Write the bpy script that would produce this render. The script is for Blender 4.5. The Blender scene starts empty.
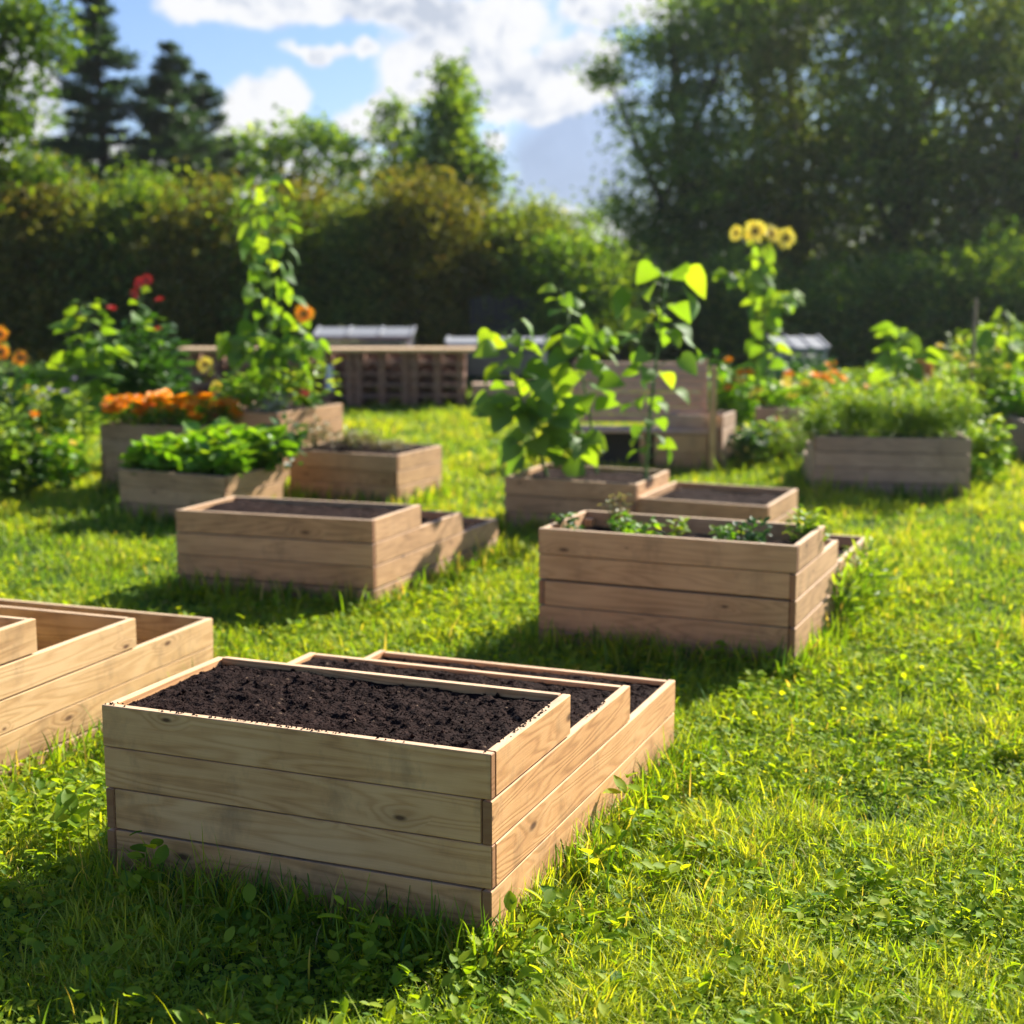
import bpy, bmesh, math, random
import numpy as np
from mathutils import Vector, noise
random.seed(7); rng = np.random.default_rng(11)
sc = bpy.context.scene
COL = sc.collection
R = math.radians
CAMZ = 1.70; F = 1485.75; PT = R(8.984); CP, SP = math.cos(PT), math.sin(PT)
SUN_AZ, SUN_EL = R(41), R(32)

def P(u, v, Y):
    """world point at distance Y (m, along +y) seen along the viewing ray of (u, v)"""
    b = (512 - v) / F; a = (u - 512) / F
    d = Vector((a, CP + b * (SP), 0)); 
    dy = CP + b * SP; dz = -SP + b * CP
    t = Y / dy
    return Vector((a * t, Y, CAMZ + dz * t))
def G(u, Y): return Vector(((u - 512) / F * (Y * CP + 1.70 * SP), Y, 0))

# ------------------------------------------------------------------ objects
def tag(o, label=None, cat=None, group=None, kind=None):
    if label: o['label'] = label
    if cat: o['category'] = cat
    if group: o['group'] = group
    if kind: o['kind'] = kind
    return o
def empty(name, loc, rz=0):
    o = bpy.data.objects.new(name, None); COL.objects.link(o)
    o.location = loc; o.rotation_euler = (0, 0, rz); o.empty_display_size = .2
    return o
def copy_tree(o, parent=None):
    c = o.copy(); COL.objects.link(c)
    if parent: c.parent = parent
    for ch in list(o.children): copy_tree(ch, c)
    return c
def link(name, me, mats, parent=None, loc=None, smooth=False):
    if not isinstance(mats, (list, tuple)): mats = [mats]
    for m in mats: me.materials.append(m)
    o = bpy.data.objects.new(name, me); COL.objects.link(o)
    if parent: o.parent = parent
    if loc is not None: o.location = loc
    if smooth: me.polygons.foreach_set('use_smooth', np.ones(len(me.polygons), bool))
    return o
def npmesh(name, V, polys, rnd=None, matidx=None):
    """V (n,3); polys list of int arrays (m,k); rnd per-vertex (n,) or (n,3)"""
    me = bpy.data.meshes.new(name)
    V = np.asarray(V, np.float32); me.vertices.add(len(V)); me.vertices.foreach_set('co', V.ravel())
    loops = np.concatenate([p.ravel() for p in polys]).astype(np.int32)
    tot = np.concatenate([np.full(len(p), p.shape[1], np.int32) for p in polys])
    st = np.concatenate([[0], np.cumsum(tot)[:-1]]).astype(np.int32)
    me.loops.add(len(loops)); me.loops.foreach_set('vertex_index', loops)
    me.polygons.add(len(tot)); me.polygons.foreach_set('loop_start', st)
    try: me.polygons.foreach_set('loop_total', tot)
    except Exception: pass
    if matidx is not None: me.polygons.foreach_set('material_index', matidx.astype(np.int32))
    if rnd is not None:
        at = me.attributes.new('rnd', 'FLOAT_COLOR', 'POINT')
        c = np.ones((len(V), 4), np.float32)
        rnd = np.asarray(rnd)
        if rnd.ndim == 1: c[:, 0] = rnd; c[:, 1] = rnd
        else: c[:, :rnd.shape[1]] = rnd
        at.data.foreach_set('color', c.ravel())
    me.update(calc_edges=True)
    return me

# ------------------------------------------------------------------ node helpers
def newmat(name):
    m = bpy.data.materials.new(name); m.use_nodes = True; m.node_tree.nodes.clear(); return m, m.node_tree
def N(nt, t, ins=None, **kw):
    n = nt.nodes.new(t)
    for k, v in kw.items(): setattr(n, k, v)
    if ins:
        for k, v in ins.items():
            if isinstance(v, bpy.types.NodeSocket): nt.links.new(v, n.inputs[k])
            else: n.inputs[k].default_value = v
    return n
def ramp(nt, fac, stops, interp='LINEAR'):
    r = nt.nodes.new('ShaderNodeValToRGB'); r.color_ramp.interpolation = interp
    e = r.color_ramp.elements
    while len(e) > 1: e.remove(e[0])
    e[0].position = stops[0][0]; e[0].color = (*stops[0][1], 1)
    for p, c in stops[1:]:
        x = e.new(p); x.color = (*c, 1)
    nt.links.new(fac, r.inputs[0]); return r.outputs[0]
def math_(nt, op, a, b=0.0, c=None, clamp=False):
    n = nt.nodes.new('ShaderNodeMath'); n.operation = op; n.use_clamp = clamp
    for i, v in enumerate([a, b] + ([c] if c is not None else [])):
        if isinstance(v, bpy.types.NodeSocket): nt.links.new(v, n.inputs[i])
        else: n.inputs[i].default_value = v
    return n.outputs[0]
def mix(nt, fac, a, b, mode='MIX'):
    n = nt.nodes.new('ShaderNodeMix'); n.data_type = 'RGBA'; n.blend_type = mode
    for s, v in ((n.inputs[0], fac), (n.inputs[6], a), (n.inputs[7], b)):
        if isinstance(v, bpy.types.NodeSocket): nt.links.new(v, s)
        elif isinstance(v, tuple): s.default_value = (*v, 1)
        else: s.default_value = v
    return n.outputs[2]
def out(nt, sh): N(nt, 'ShaderNodeOutputMaterial', {'Surface': sh})

def leafmat(name, stops, trans=.45, tint=(1.15, 1.25, .45), rough=.5, gloss=.035, vary=.25):
    """thin leaf: colour from the per-leaf attribute, diffuse + translucent + sheen"""
    m, nt = newmat(name)
    a = N(nt, 'ShaderNodeAttribute', attribute_name='rnd')
    sep = N(nt, 'ShaderNodeSeparateColor', {'Color': a.outputs['Color']})
    tc = N(nt, 'ShaderNodeTexCoord')
    nz = N(nt, 'ShaderNodeTexNoise', {'Vector': tc.outputs['Object'], 'Scale': 7.0, 'Detail': 2.0})
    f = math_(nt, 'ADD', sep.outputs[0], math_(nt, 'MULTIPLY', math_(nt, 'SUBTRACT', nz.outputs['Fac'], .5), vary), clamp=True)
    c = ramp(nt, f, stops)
    t = mix(nt, 1.0, c, tint, 'MULTIPLY')
    d = N(nt, 'ShaderNodeBsdfDiffuse', {'Color': c})
    tr = N(nt, 'ShaderNodeBsdfTranslucent', {'Color': t})
    g = N(nt, 'ShaderNodeBsdfGlossy', {'Color': (1, 1, 1, 1), 'Roughness': rough})
    s1 = N(nt, 'ShaderNodeMixShader', {0: trans, 1: d.outputs[0], 2: tr.outputs[0]})
    s2 = N(nt, 'ShaderNodeMixShader', {0: gloss, 1: s1.outputs[0], 2: g.outputs[0]})
    out(nt, s2.outputs[0]); return m

def woodmat(name, light, mid, dark, grey=0.0, greycol=(.22, .19, .17), damp=.75):
    m, nt = newmat(name)
    uv = N(nt, 'ShaderNodeUVMap', uv_map='UVMap').outputs[0]
    a = N(nt, 'ShaderNodeAttribute', attribute_name='pl')
    sep = N(nt, 'ShaderNodeSeparateColor', {'Color': a.outputs['Color']})
    r1, r2 = sep.outputs[0], sep.outputs[1]
    # knots: sparse cells stretched along the board
    mk = N(nt, 'ShaderNodeMapping', {'Vector': uv, 'Scale': (3.0, 7.5, 1)})
    vo = N(nt, 'ShaderNodeTexVoronoi', {'Vector': mk.outputs[0], 'Scale': 1.0, 'Randomness': 1.0}, voronoi_dimensions='2D')
    rad = N(nt, 'ShaderNodeSeparateColor', {'Color': vo.outputs['Color']})
    keep = math_(nt, 'GREATER_THAN', rad.outputs[0], .76)
    kd = math_(nt, 'DIVIDE', vo.outputs['Distance'], math_(nt, 'MULTIPLY_ADD', rad.outputs[1], .09, .03))
    knot = math_(nt, 'MULTIPLY', math_(nt, 'SUBTRACT', 1.0, kd, clamp=True), keep)
    halo = math_(nt, 'MULTIPLY', math_(nt, 'SUBTRACT', 1.0, math_(nt, 'DIVIDE', kd, 4.0), clamp=True), keep)
    # growth rings: long distorted bands bent around knots
    mw = N(nt, 'ShaderNodeMapping', {'Vector': uv, 'Scale': (.9, 9, 1)})
    n0 = N(nt, 'ShaderNodeTexNoise', {'Vector': mw.outputs[0], 'Scale': .8, 'Detail': 2.0})
    band = math_(nt, 'ADD', math_(nt, 'MULTIPLY', n0.outputs['Fac'], 16.0), math_(nt, 'MULTIPLY', halo, 2.6))
    ring = math_(nt, 'MULTIPLY_ADD', math_(nt, 'SINE', math_(nt, 'MULTIPLY', band, 6.283)), .5, .5)
    ring = math_(nt, 'POWER', ring, 1.8)
    mf = N(nt, 'ShaderNodeMapping', {'Vector': uv, 'Scale': (6, 260, 1)})
    fine = N(nt, 'ShaderNodeTexNoise', {'Vector': mf.outputs[0], 'Scale': 1.0, 'Detail': 3.0, 'Roughness': .65})
    bl = N(nt, 'ShaderNodeTexNoise', {'Vector': uv, 'Scale': 3.2, 'Detail': 4.0, 'Roughness': .6})
    f = math_(nt, 'MULTIPLY_ADD', ring, .34, math_(nt, 'MULTIPLY', r1, .34))
    f = math_(nt, 'ADD', f, math_(nt, 'MULTIPLY', math_(nt, 'SUBTRACT', fine.outputs['Fac'], .5), .55))
    f = math_(nt, 'ADD', f, math_(nt, 'MULTIPLY', math_(nt, 'SUBTRACT', bl.outputs['Fac'], .42), 1.1), clamp=True)
    c = ramp(nt, f, [(0, light), (.5, mid), (1, dark)])
    c = mix(nt, math_(nt, 'MULTIPLY', halo, .35), c, (.30, .15, .06))
    c = mix(nt, math_(nt, 'MULTIPLY', knot, 1.6, clamp=True), c, (.13, .06, .025))
    # end grain (third channel) is redder and darker
    c = mix(nt, math_(nt, 'MULTIPLY', sep.outputs[2], .75), c, (.24, .095, .04))
    # weathering; sunlight on the rims painted in, upward faces mixed paler
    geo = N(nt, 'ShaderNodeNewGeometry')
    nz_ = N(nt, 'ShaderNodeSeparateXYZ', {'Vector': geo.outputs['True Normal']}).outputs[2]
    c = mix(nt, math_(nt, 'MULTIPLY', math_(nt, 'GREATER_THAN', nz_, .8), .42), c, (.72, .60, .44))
    gz = N(nt, 'ShaderNodeSeparateXYZ', {'Vector': geo.outputs['Position']})
    w1 = N(nt, 'ShaderNodeTexNoise', {'Vector': geo.outputs['Position'], 'Scale': 5.0, 'Detail': 5.0, 'Roughness': .7})
    if grey:
        gf = math_(nt, 'MULTIPLY', math_(nt, 'ADD', w1.outputs['Fac'], r2), grey, clamp=True)
        c = mix(nt, gf, c, greycol)
    # soil splash, ragged, on the lowest few centimetres
    sp = math_(nt, 'SUBTRACT', math_(nt, 'MULTIPLY_ADD', w1.outputs['Fac'], .30, .0), gz.outputs[2])
    sp = math_(nt, 'MULTIPLY', math_(nt, 'MULTIPLY', sp, 6.0, clamp=True), damp, clamp=True)
    c = mix(nt, sp, c, (.13, .075, .045))
    bh = math_(nt, 'ADD', math_(nt, 'MULTIPLY', fine.outputs['Fac'], .6), math_(nt, 'MULTIPLY', ring, -.35))
    bp = N(nt, 'ShaderNodeBump', {'Height': bh, 'Strength': .6, 'Distance': .002})
    ms = N(nt, 'ShaderNodeMapping', {'Vector': uv, 'Scale': (2.2, 1.1, 1)}); s1 = N(nt, 'ShaderNodeTexNoise', {'Vector': ms.outputs[0], 'Scale': 2.3, 'Detail': 6.0, 'Roughness': .7})
    c = mix(nt, math_(nt, 'MULTIPLY', math_(nt, 'SUBTRACT', s1.outputs['Fac'], .54, clamp=True), 2.6, clamp=True), c, (.17, .105, .055))
    b = N(nt, 'ShaderNodeBsdfPrincipled', {'Base Color': c, 'Roughness': .72, 'Normal': bp.outputs[0], 'Specular IOR Level': .3})
    out(nt, b.outputs[0]); return m

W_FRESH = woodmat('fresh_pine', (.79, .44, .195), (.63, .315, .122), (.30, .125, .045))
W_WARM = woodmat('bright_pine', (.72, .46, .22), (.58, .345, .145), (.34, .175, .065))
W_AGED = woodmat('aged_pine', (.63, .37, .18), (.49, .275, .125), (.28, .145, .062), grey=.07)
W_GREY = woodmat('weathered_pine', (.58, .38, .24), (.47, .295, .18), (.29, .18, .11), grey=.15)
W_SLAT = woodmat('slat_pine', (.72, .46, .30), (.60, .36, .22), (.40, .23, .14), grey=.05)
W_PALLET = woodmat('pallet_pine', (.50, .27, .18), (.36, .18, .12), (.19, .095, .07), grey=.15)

def soilmat():
    m, nt = newmat('dark_soil')
    geo = N(nt, 'ShaderNodeNewGeometry')
    n1 = N(nt, 'ShaderNodeTexNoise', {'Vector': geo.outputs['Position'], 'Scale': 55.0, 'Detail': 6.0, 'Roughness': .7})
    n2 = N(nt, 'ShaderNodeTexNoise', {'Vector': geo.outputs['Position'], 'Scale': 5.0, 'Detail': 3.0})
    v = N(nt, 'ShaderNodeTexVoronoi', {'Vector': geo.outputs['Position'], 'Scale': 130.0})
    f = math_(nt, 'ADD', math_(nt, 'MULTIPLY', n1.outputs['Fac'], .7), math_(nt, 'MULTIPLY', n2.outputs['Fac'], .3))
    c = ramp(nt, f, [(.3, (.007, .0035, .003)), (.55, (.022, .0115, .009)), (.8, (.060, .032, .025))])
    chip = math_(nt, 'GREATER_THAN', N(nt, 'ShaderNodeSeparateColor', {'Color': v.outputs['Color']}).outputs[0], .993)
    c = mix(nt, math_(nt, 'MULTIPLY', chip, .5), c, (.22, .15, .10))
    h = math_(nt, 'ADD', n1.outputs['Fac'], math_(nt, 'MULTIPLY', v.outputs['Distance'], -.6))
    bp = N(nt, 'ShaderNodeBump', {'Height': h, 'Strength': .9, 'Distance': .006})
    b = N(nt, 'ShaderNodeBsdfPrincipled', {'Base Color': c, 'Roughness': .95, 'Normal': bp.outputs[0], 'Specular IOR Level': .06})
    out(nt, b.outputs[0]); return m
SOIL = soilmat()

def plain(name, col, rough=.6, metal=0, var=.3, scale=9, spec=.4, bump=0):
    m, nt = newmat(name)
    geo = N(nt, 'ShaderNodeNewGeometry')
    n = N(nt, 'ShaderNodeTexNoise', {'Vector': geo.outputs['Position'], 'Scale': float(scale), 'Detail': 5.0, 'Roughness': .65})
    c = ramp(nt, n.outputs['Fac'], [(.25, tuple(x * (1 - var) for x in col)), (.75, tuple(min(1, x * (1 + var)) for x in col))])
    b = N(nt, 'ShaderNodeBsdfPrincipled', {'Base Color': c, 'Roughness': rough, 'Metallic': metal, 'Specular IOR Level': spec})
    if bump:
        bp = N(nt, 'ShaderNodeBump', {'Height': n.outputs['Fac'], 'Strength': bump, 'Distance': .02}); nt.links.new(bp.outputs[0], b.inputs['Normal'])
    out(nt, b.outputs[0]); return m

GREENISH = (1.2, 1.3, .35)
M_GRASS = leafmat('grass', [(0, (.03, .10, .010)), (.3, (.11, .235, .014)), (.6, (.25, .37, .020)), (.85, (.43, .49, .035)), (.93, (.55, .48, .09)), (1, (.60, .46, .20))], .51, (1.62, 1.40, .36), .55, .02, .3)
M_WEED = leafmat('weed_leaf', [(0, (.07, .18, .010)), (.5, (.23, .36, .018)), (1, (.46, .52, .03))], .56, (1.65, 1.4, .3), .6, .012)
M_SUNL = leafmat('large_leaf', [(0, (.05, .13, .03)), (.5, (.11, .235, .035)), (1, (.21, .34, .04))], .52, (2.2, 1.75, .3), .55, .025)
M_LETT = leafmat('salad_leaf', [(0, (.06, .19, .015)), (.5, (.17, .36, .02)), (1, (.40, .52, .05))], .5, (1.5, 1.35, .3), .5, .04)
M_DARKL = leafmat('dark_leaf', [(0, (.02, .07, .015)), (.6, (.05, .13, .025)), (1, (.13, .25, .04))], .35, (1.5, 1.5, .4))
M_DILL = leafmat('feathery_leaf', [(0, (.10, .22, .02)), (.5, (.22, .36, .03)), (1, (.44, .50, .06))], .5, (1.5, 1.35, .4))
M_SILV = leafmat('silver_leaf', [(0, (.14, .20, .17)), (1, (.34, .42, .38))], .25, (1.1, 1.1, .9))
M_DRY = leafmat('dry_herb', [(0, (.17, .12, .06)), (.5, (.27, .24, .10)), (1, (.20, .28, .12))], .3, (1.2, 1.1, .7))
M_TREE = leafmat('broad_crown', [(0, (.03, .085, .018)), (.5, (.095, .19, .028)), (1, (.27, .38, .035))], .5, (2.1, 1.8, .35), .6, .02)
M_TREEC = leafmat('mixed_crown', [(0, (.035, .08, .02)), (.5, (.11, .18, .03)), (1, (.27, .33, .045))], .45, (1.9, 1.6, .4), .6, .02)
M_TREEB = leafmat('light_crown', [(0, (.03, .075, .012)), (.5, (.065, .14, .018)), (1, (.17, .26, .025))], .45, (1.8, 1.55, .3), .6, .02)
M_HEDGE = leafmat('olive_crown', [(0, (.04, .05, .012)), (.45, (.12, .135, .022)), (.8, (.24, .215, .035)), (1, (.28, .17, .04))], .4, (1.5, 1.4, .35), .6, .015)
M_PINE = leafmat('needle_crown', [(0, (.018, .045, .022)), (.5, (.04, .085, .032)), (1, (.08, .15, .045))], .3, (1.3, 1.3, .5), .5, .05)
def petal(name, a, b, tint): return leafmat(name, [(0, a), (1, b)], .35, tint, .5, .04)
M_ORANGE = petal('orange_petal', (.95, .30, .004), (.98, .52, .010), (1.2, 1.2, .3))
M_YELLOW = petal('yellow_petal', (.92, .70, .05), (.97, .84, .20), (1.1, 1.15, .6))
M_RED = petal('red_petal', (.45, .015, .012), (.65, .05, .02), (1.1, .6, .5))
M_PINK = petal('pink_petal', (.65, .08, .08), (.75, .22, .18), (1.1, .8, .8))
M_LILAC = petal('pale_petal', (.42, .36, .50), (.62, .58, .66), (1, 1, 1))
M_DISC = plain('seed_disc', (.22, .12, .03), .9, scale=60, bump=.5)
M_RUST = plain('rusty_bloom', (.50, .19, .07), .85, scale=20, bump=.5)
M_STEM = plain('green_stem', (.11, .19, .045), .6, scale=20)
M_BARK = plain('bark', (.075, .055, .04), .95, scale=6, bump=.6)
M_STAKE = plain('stake_wood', (.30, .22, .14), .8, scale=12)
M_METAL = plain('grey_metal', (.42, .44, .46), .35, metal=.6, var=.12)
M_SHEET = plain('pale_sheet', (.22, .23, .25), .6, var=.12)
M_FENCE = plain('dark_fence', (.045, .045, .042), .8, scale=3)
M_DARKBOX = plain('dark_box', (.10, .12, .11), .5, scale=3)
M_WHITE = plain('white_paint', (.75, .75, .76), .5, var=.08)

# ------------------------------------------------------------------ boards
class Boards:
    """collects chamfered boards as one mesh with length-wise UVs"""
    def __init__(s): s.v = []; s.q = []; s.uv = []; s.pl = []
    def box(s, x0, x1, y0, y1, z0, z1, axis='x', jit=.002, ch=.0025, M=None):
        d = [x1 - x0, y1 - y0, z1 - z0]; c = [(x0 + x1) / 2, (y0 + y1) / 2, (z0 + z1) / 2]
        ax = 'xyz'.index(axis); ch = min(ch, min(d) * .25)
        bm = bmesh.new(); bmesh.ops.create_cube(bm, size=1)
        for v in bm.verts: v.co = Vector([v.co[i] * d[i] for i in range(3)])
        bmesh.ops.bevel(bm, geom=bm.edges[:], offset=ch, segments=1, affect='EDGES')
        j = [random.uniform(-jit, jit) for _ in range(3)]
        r1, r2 = random.random(), random.random(); ou, ov = random.uniform(0, 50), random.uniform(0, 50)
        bm.normal_update()
        base = len(s.v); bm.verts.index_update()
        for v in bm.verts:
            p = [v.co[i] + c[i] + (j[i] if i != ax else 0) for i in range(3)]
            if M is not None: p = list(M @ Vector(p))
            s.v.append(p)
        oth = [i for i in range(3) if i != ax]
        for f in bm.faces:
            s.q.append([base + v.index for v in f.verts]); n = f.normal
            k = max(range(3), key=lambda i: abs(n[i])); u = []
            for v in f.verts:
                if k == ax: u.append((v.co[oth[0]] * .3 + ou, v.co[oth[1]] + ov + .3))
                else:
                    w = oth[0] if k == oth[1] else oth[1]
                    u.append((v.co[ax] + ou, v.co[w] + ov + (0 if k == oth[0] else .37)))
            s.uv.append(u); s.pl.append((r1, r2, 1. if k == ax else 0.))
        bm.free()
    def build(s, name, mat, parent=None):
        me = bpy.data.meshes.new(name); me.from_pydata(s.v, [], s.q)
        me.uv_layers.new(name='UVMap'); me.attributes.new('pl', 'FLOAT_COLOR', 'CORNER')
        me.uv_layers['UVMap'].data.foreach_set('uv', np.array([c for u in s.uv for c in u], np.float32).ravel())
        me.attributes['pl'].data.foreach_set('color', np.array([(*p, 1) for u, p in zip(s.uv, s.pl) for _ in u], np.float32).ravel())
        return link(name, me, mat, parent)

def soil_block(x0, x1, y0, y1, z, zb, res, amp, parent, seed, spill=0):
    nx = max(3, int((x1 - x0) / res)); ny = max(3, int((y1 - y0) / res))
    X, Y = np.meshgrid(np.linspace(x0, x1, nx), np.linspace(y0, y1, ny)); Z = np.zeros_like(X)
    for a in range(ny):
        for b in range(nx):
            p = Vector((X[a, b] * 1.0, Y[a, b], seed))
            h = noise.noise(p * 4) * 1.1 + noise.noise(p * 13) * 1.1 + noise.noise(p * 30) * 1.0 + noise.noise(p * 62) * .6 + noise.noise(p * 110) * .3
            
            # clods: ridged
            h += (.5 - abs(noise.noise(p * 24 + Vector((9, 2, 3))))) * .5
            ed = min(1, min(X[a, b] - x0, x1 - X[a, b], Y[a, b] - y0, y1 - Y[a, b]) / .035)
            Z[a, b] = z + amp * (h + 1.0 * noise.noise(p * 1.9)) * (.35 + .65 * ed) - amp * .35 * (1 - ed)
    Z = np.minimum(Z, z + amp * 1.7)
    V = np.stack([X, Y, Z], -1).reshape(-1, 3); idx = np.arange(nx * ny).reshape(ny, nx)
    q = np.stack([idx[:-1, :-1], idx[:-1, 1:], idx[1:, 1:], idx[1:, :-1]], -1).reshape(-1, 4)
    # skirt
    ring = np.concatenate([idx[0, :], idx[1:, -1], idx[-1, -2::-1], idx[-2:0:-1, 0]])
    low = V[ring].copy(); low[:, 2] = zb; n = len(V); V = np.concatenate([V, low]); m = len(ring)
    k = np.arange(m); k2 = (k + 1) % m
    sq = np.stack([ring[k2], ring[k], n + k, n + k2], -1)
    polys = [q, sq]
    # crumbs
    nc = int(spill)
    if nc:
        oc = np.array([(1, 0, 0), (0, 1, 0), (-1, 0, 0), (0, -1, 0), (0, 0, 1), (0, 0, -1)], float)
        of = np.array([(0, 1, 4), (1, 2, 4), (2, 3, 4), (3, 0, 4), (1, 0, 5), (2, 1, 5), (3, 2, 5), (0, 3, 5)])
        px = rng.uniform(x0, x1, nc); py = rng.uniform(y0, y1, nc)
        ii = ((py - y0) / (y1 - y0) * (ny - 1)).astype(int); jj = ((px - x0) / (x1 - x0) * (nx - 1)).astype(int)
        s = rng.uniform(.001, .0034, nc) * (1 + (rng.random(nc) > .96) * 1.8)
        ctr = np.stack([px, py, Z[ii, jj] + s * .4], -1)
        d = oc[None] * s[:, None, None] * rng.uniform(.5, 1.3, (nc, 6, 1)); 
        VV = (ctr[:, None] + d).reshape(-1, 3); FF = (of[None] + (np.arange(nc) * 6)[:, None, None]).reshape(-1, 3) + len(V)
        V = np.concatenate([V, VV]); polys.append(FF)
    me = npmesh('soil', V, polys)
    return link('soil', me, SOIL, parent)

BEDS = []   # (frontleft x, y, yaw, W, D, soil?)
H = .12
def bed(name, label, Rf, ztop, yaw, W, depths, mat, soil=True, rim=(None,), group=None, res=.02, amp=.011, spill=0, inset=.018,
        sideR=(1, 3), sideL=(2, 3), t=.026, skip_front=(), z_low=-.03, cat='raised bed', rolls=0.0):
    ztop += .03
    """stepped planter: board courses k = 0.. from the top, each depths[k] deep"""
    ex = Vector((math.cos(yaw), -math.sin(yaw), 0)); o = Vector((Rf[0], Rf[1], 0)) - W * ex
    root = empty(name, (o.x, o.y, 0), -yaw); root.rotation_euler[1] = rolls
    tag(root, label, cat, group)
    if Rf[1] > 8: root.rotation_euler[0] = random.uniform(-.012, .012); root.rotation_euler[1] = random.uniform(-.014, .014)
    D = max(depths); BEDS.append((o.x, o.y, yaw, W, D, soil, ztop))
    fr, sl, sr = Boards(), Boards(), Boards(); g = .0022
    n = len(depths)
    for k, d in enumerate(depths):
        g = random.uniform(.0014, .0040); jf = random.uniform(0, .004) * (k > 0); z1 = ztop - k * H - g * (k > 0); z0 = ztop - (k + 1) * H + g
        if z1 <= z_low: break
        z0 = max(z0, z_low - .02 * (k == n - 1)) if z0 > z_low - .2 else z0
        a = t + .002 if k in sideL else 0; b = W - t - .002 if k in sideR else W
        fr.box(a, b, jf, t + jf * .3, z0, z1, 'x')
        sl.box(0, t, 0 if k in sideL else t + .002, d, z0, z1, 'y')
        sr.box(W - t, W, 0 if k in sideR else t + .002, d, z0, z1, 'y')
    fr.build('front_panel', mat, root); sl.build('side_panel', mat, root); sr.build('side_panel', mat, root)
    # backs, one per tier
    tiers = []; k = 0
    while k < n:
        k2 = k
        while k2 + 1 < n and abs(depths[k2 + 1] - depths[k]) < 1e-4: k2 += 1
        bk = Boards()
        for kk in range(k, k2 + 1):
            z1 = ztop - kk * H - g * (kk > 0); z0 = max(ztop - (kk + 1) * H + g, z_low - .02)
            if z1 > z_low: bk.box(t + .002, W - t - .002, depths[kk] - t, depths[kk], z0, z1, 'x')
        bk.build('back_panel', mat, root); tiers.append((k, depths[k])); k = k2 + 1
    posts = [(t + .003, t + .003, ztop), (W - t - .048, t + .003, ztop)] + [(x, d - t - .048, ztop - k * H) for (k, d) in tiers[:3] for x in (t + .003, W - t - .048)]
    for (x, y, zt) in posts:
        po = Boards(); po.box(x, x + .045, y, y + .045, z_low, zt - .03, 'z'); po.build('corner_post', mat, root)
    if soil:
        prev = t
        for i, (k, d) in enumerate(tiers[:3]):
            if d <= prev + .03: continue
            top = ztop - k * H - (inset if not isinstance(inset, (list, tuple)) else inset[i])
            soil_block(t + .001, W - t - .001, prev + .001, d - t - .001, top, .0, res, amp, root, 3.3 * i + Rf[0], spill if i == 0 else spill // 2)
            prev = d
    return root

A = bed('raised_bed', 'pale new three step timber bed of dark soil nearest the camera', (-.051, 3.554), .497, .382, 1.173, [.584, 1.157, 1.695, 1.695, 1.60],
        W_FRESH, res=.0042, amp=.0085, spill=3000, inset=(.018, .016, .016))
# dirt on the rims of the nearest bed
def rim_dirt():
    nc = 260; oc = np.array([(1, 0, 0), (0, 1, 0), (-1, 0, 0), (0, -1, 0), (0, 0, 1), (0, 0, -.5)], float)
    of = np.array([(0, 1, 4), (1, 2, 4), (2, 3, 4), (3, 0, 4), (1, 0, 5), (2, 1, 5), (3, 2, 5), (0, 3, 5)])
    c = []
    for i in range(nc):
        r = random.random()
        if r < .45: c.append((min(1.15, abs(random.gauss(.45, .28))), random.uniform(.006, .027), .527))
        elif r < .75: c.append((random.uniform(1.148, 1.165), random.gauss(.30, .08), .527))
        else: c.append((random.uniform(1.148, 1.165), random.gauss(.86, .05), .407))
    c = np.array(c); s = rng.uniform(.001, .0045, nc)
    d = oc[None] * s[:, None, None] * rng.uniform(.6, 1.3, (nc, 6, 1))
    V = (c[:, None] + d); V[..., 2] += .0012; V = V.reshape(-1, 3)
    FF = (of[None] + (np.arange(nc) * 6)[:, None, None]).reshape(-1, 3)
    o = link('spilled_soil', npmesh('spilled_soil', V, [FF]), SOIL, A); o['kind'] = 'stuff'
rim_dirt()
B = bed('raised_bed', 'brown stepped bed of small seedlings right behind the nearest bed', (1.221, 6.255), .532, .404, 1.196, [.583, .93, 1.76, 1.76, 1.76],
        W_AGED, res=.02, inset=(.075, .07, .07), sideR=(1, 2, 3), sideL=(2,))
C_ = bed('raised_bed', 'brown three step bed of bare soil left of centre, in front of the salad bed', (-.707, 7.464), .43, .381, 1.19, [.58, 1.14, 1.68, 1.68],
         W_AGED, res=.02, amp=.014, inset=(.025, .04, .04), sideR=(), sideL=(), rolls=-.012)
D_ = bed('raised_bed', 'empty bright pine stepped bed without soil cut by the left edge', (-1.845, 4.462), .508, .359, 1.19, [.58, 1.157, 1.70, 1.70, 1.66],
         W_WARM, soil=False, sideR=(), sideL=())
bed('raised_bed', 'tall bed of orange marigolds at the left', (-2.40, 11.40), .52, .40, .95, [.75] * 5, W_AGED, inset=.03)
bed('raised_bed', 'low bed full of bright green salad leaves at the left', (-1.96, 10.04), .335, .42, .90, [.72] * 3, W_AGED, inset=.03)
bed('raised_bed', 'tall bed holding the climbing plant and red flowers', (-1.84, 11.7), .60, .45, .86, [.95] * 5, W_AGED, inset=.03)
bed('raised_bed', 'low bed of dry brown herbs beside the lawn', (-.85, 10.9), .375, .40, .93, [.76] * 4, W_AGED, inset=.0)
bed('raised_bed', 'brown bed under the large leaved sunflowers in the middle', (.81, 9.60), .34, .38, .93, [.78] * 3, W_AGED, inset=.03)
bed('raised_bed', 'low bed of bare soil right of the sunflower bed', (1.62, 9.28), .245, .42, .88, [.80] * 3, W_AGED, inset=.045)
bed('raised_bed', 'weathered stepped bed to the right of the slatted bench', (1.86, 13.05), .46, .40, .5, [.45, .45, .62, 1.0], W_GREY, inset=.04)
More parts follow.
